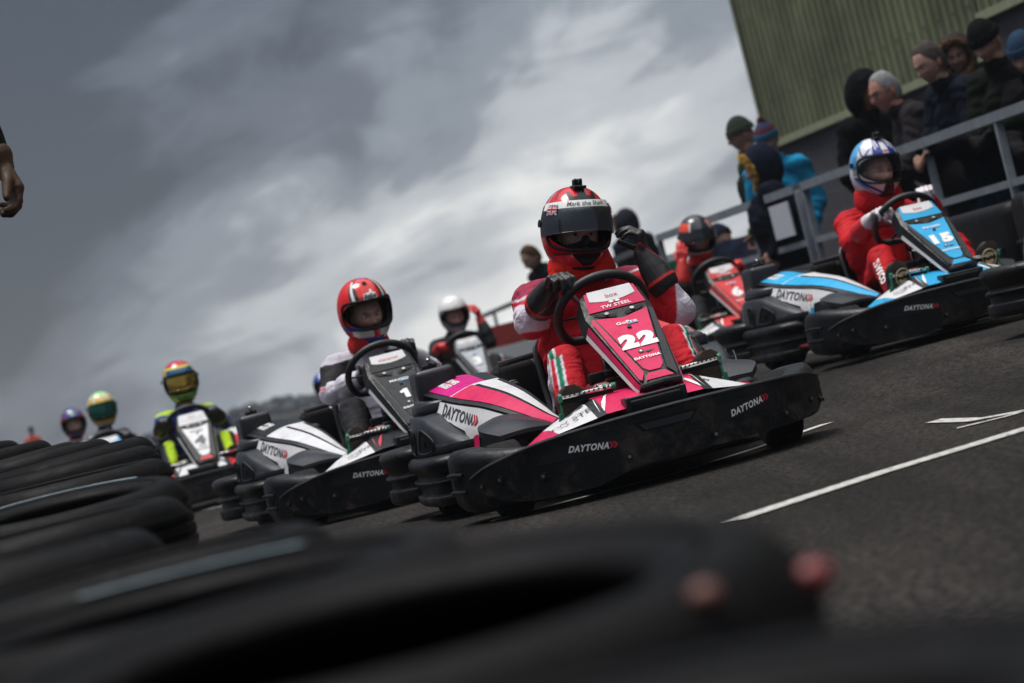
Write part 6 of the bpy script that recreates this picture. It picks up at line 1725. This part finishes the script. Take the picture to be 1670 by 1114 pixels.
# stacks: (x, y, top height, tilt x, tilt y, kinds from the top down, label)
ST = [
 (-.04, 1.15, .372, (0, 0), (1, 0), 'black tyre nearest the camera, filling the bottom corner beside the asphalt'),
 (-.155, 1.95, .392, (3.0, 2), (1, 2), 'large out of focus tyre in the foreground with red and orange paint dabs'),
 (-.385, 2.68, .398, (1.5, 0), (0, 1), 'second tyre of the foreground row, pale blue mark on its far side'),
 (-.58, 3.62, .395, (0, 0), (2, 0), 'third tyre of the foreground row, dull end showing under kart 1'),
 (-.98, 4.6, .41, (0, 0), (1, 1), 'tyre between the third foreground one and the big hollow one'),
 (-1.05, 5.7, .43, (0, 0), (0, 2), 'tyre low behind the foreground row at the left side'),
 (-1.22, 6.9, .455, (4.5, 1), (1, 0, 2), 'hollow black tyre with worn pale lettering along its rim'),
 (-1.33, 7.7, .505, (0, 1), (0, 1, 1), 'tyre just behind the hollow one with pale lettering'),
 (-1.45, 8.5, .545, (0, 0), (2, 0, 1), 'tyre with a dusty brown tread behind the lettered one'),
 (-1.60, 9.3, .570, (0, 2), (1, 1, 0), 'dull tyre below the driver in the yellow helmet'),
 (-1.84, 10.1, .605, (0, 1), (0, 2, 0), 'ribbed tyre under the driver in the dark blue helmet'),
 (-2.08, 10.9, .625, (0, 2), (2, 1, 1), 'tyre with fine sipes left of the dark blue helmet'),
 (-2.36, 11.7, .675, (0, 0), (1, 0, 0), 'tyre with a small white sticker on its tread'),
 (-2.62, 12.5, .715, (0, 3), (0, 1, 1), 'uppermost tyre at the far end near the orange marshal'),
 (-2.86, 13.3, .72, (0, 1), (2, 1, 1), 'last tyre visible at the left edge of the frame'),
]
SHORT = ['tyre nearest the camera', 'big foreground tyre with red and orange dabs', 'second foreground tyre with a pale blue mark', 'third tyre of the foreground row', 'tyre before the big hollow one', 'low tyre at the left side',
         'hollow tyre with pale lettering', 'tyre just behind the lettered hollow one', 'tyre with the dusty brown tread', 'dull tyre below the yellow helmet', 'ribbed tyre under the dark blue helmet', 'finely siped tyre left of the blue helmet',
         'tyre with a small white sticker', 'uppermost tyre near the orange marshal', 'last tyre at the left edge']
rs = random.Random(8)
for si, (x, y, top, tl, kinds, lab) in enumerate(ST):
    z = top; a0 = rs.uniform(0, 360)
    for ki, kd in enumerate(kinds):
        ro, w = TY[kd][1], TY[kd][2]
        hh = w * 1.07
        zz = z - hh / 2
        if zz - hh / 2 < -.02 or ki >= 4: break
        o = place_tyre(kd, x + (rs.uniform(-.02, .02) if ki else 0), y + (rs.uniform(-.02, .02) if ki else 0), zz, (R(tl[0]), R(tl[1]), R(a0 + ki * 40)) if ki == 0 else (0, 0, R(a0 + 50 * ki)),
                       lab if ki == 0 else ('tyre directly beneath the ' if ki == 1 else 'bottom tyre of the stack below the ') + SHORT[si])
        if ki == 0:
            pass
            if si == 1:
                for an, m_, rr in ((-40, 'orange_dab', .012), (-12, 'red_dab', .015)):
                    q = R(an - a0); mb = MB(); c0 = np.array([(ro - (.020 if an < -20 else .002)) * math.cos(q), (ro - (.020 if an < -20 else .002)) * math.sin(q), w / 2 * .98 - (.0 if an < -20 else .025)])
                    mb.ellip(c0, (rr, rr, rr * .8), m_); mb.build('paint_mark', o)
            if si == 2: arc_mark(o, ro - .060, w / 2 * 1.12, 62 - a0, 122 - a0, .018, 'chalk')
            if si == 6: arc_mark(o, ro - .050, w / 2 * 1.115, 50 - a0, 135 - a0, .016, 'chalk')
            if si == 12: arc_mark(o, ro + .003, .0, -110 - a0, -98 - a0, .016, 'letter_white', side=True)
        z -= hh
# ------------------------------------------------------------------ far treeline
M['leaf'] = mat('distant_foliage', (.030, .040, .042), .9, var=.5, vscale=.3)
def treeline():
    mb = MB(); r2 = np.random.RandomState(11)
    for k in range(700):
        x = r2.uniform(-110, 40); y = r2.uniform(330, 380); h = .5 + .5 * abs(math.sin(x * .11)) * abs(math.sin(x * .037 + 1)) + r2.uniform(0, .7)
        if -34 < x < -30: h += .9
        nb = 6
        for q in range(nb):
            c = (x + r2.normal() * 1.2, y + r2.normal(), h * r2.uniform(.3, .95)); rd = r2.uniform(.3, .8)
            mb.ellip(c, (rd * 1.3, rd, rd * .75), 'leaf', nu=6, nv=8)
    o = mb.build('treeline', sharp=0); tag(o, 'low dark line of trees and roofs on the far horizon', 'treeline', kind='stuff')
treeline()
# ------------------------------------------------------------------ the air
def haze():
    m = bpy.data.materials.new('haze'); m.use_nodes = True; nt = m.node_tree; nt.nodes.clear()
    o = nt.nodes.new('ShaderNodeOutputMaterial'); v = nt.nodes.new('ShaderNodeVolumePrincipled'); v.inputs['Density'].default_value = .00055; v.inputs['Color'].default_value = (.82, .88, .97, 1); v.inputs['Anisotropy'].default_value = .3
    nt.links.new(v.outputs[0], o.inputs['Volume'])
    mb = MB(); mb.box((-20, 190, 5.5), (340, 460, 13), m); tag(mb.build('haze', smooth=False), 'thin grey haze over the far horizon', 'haze', kind='stuff')
haze()
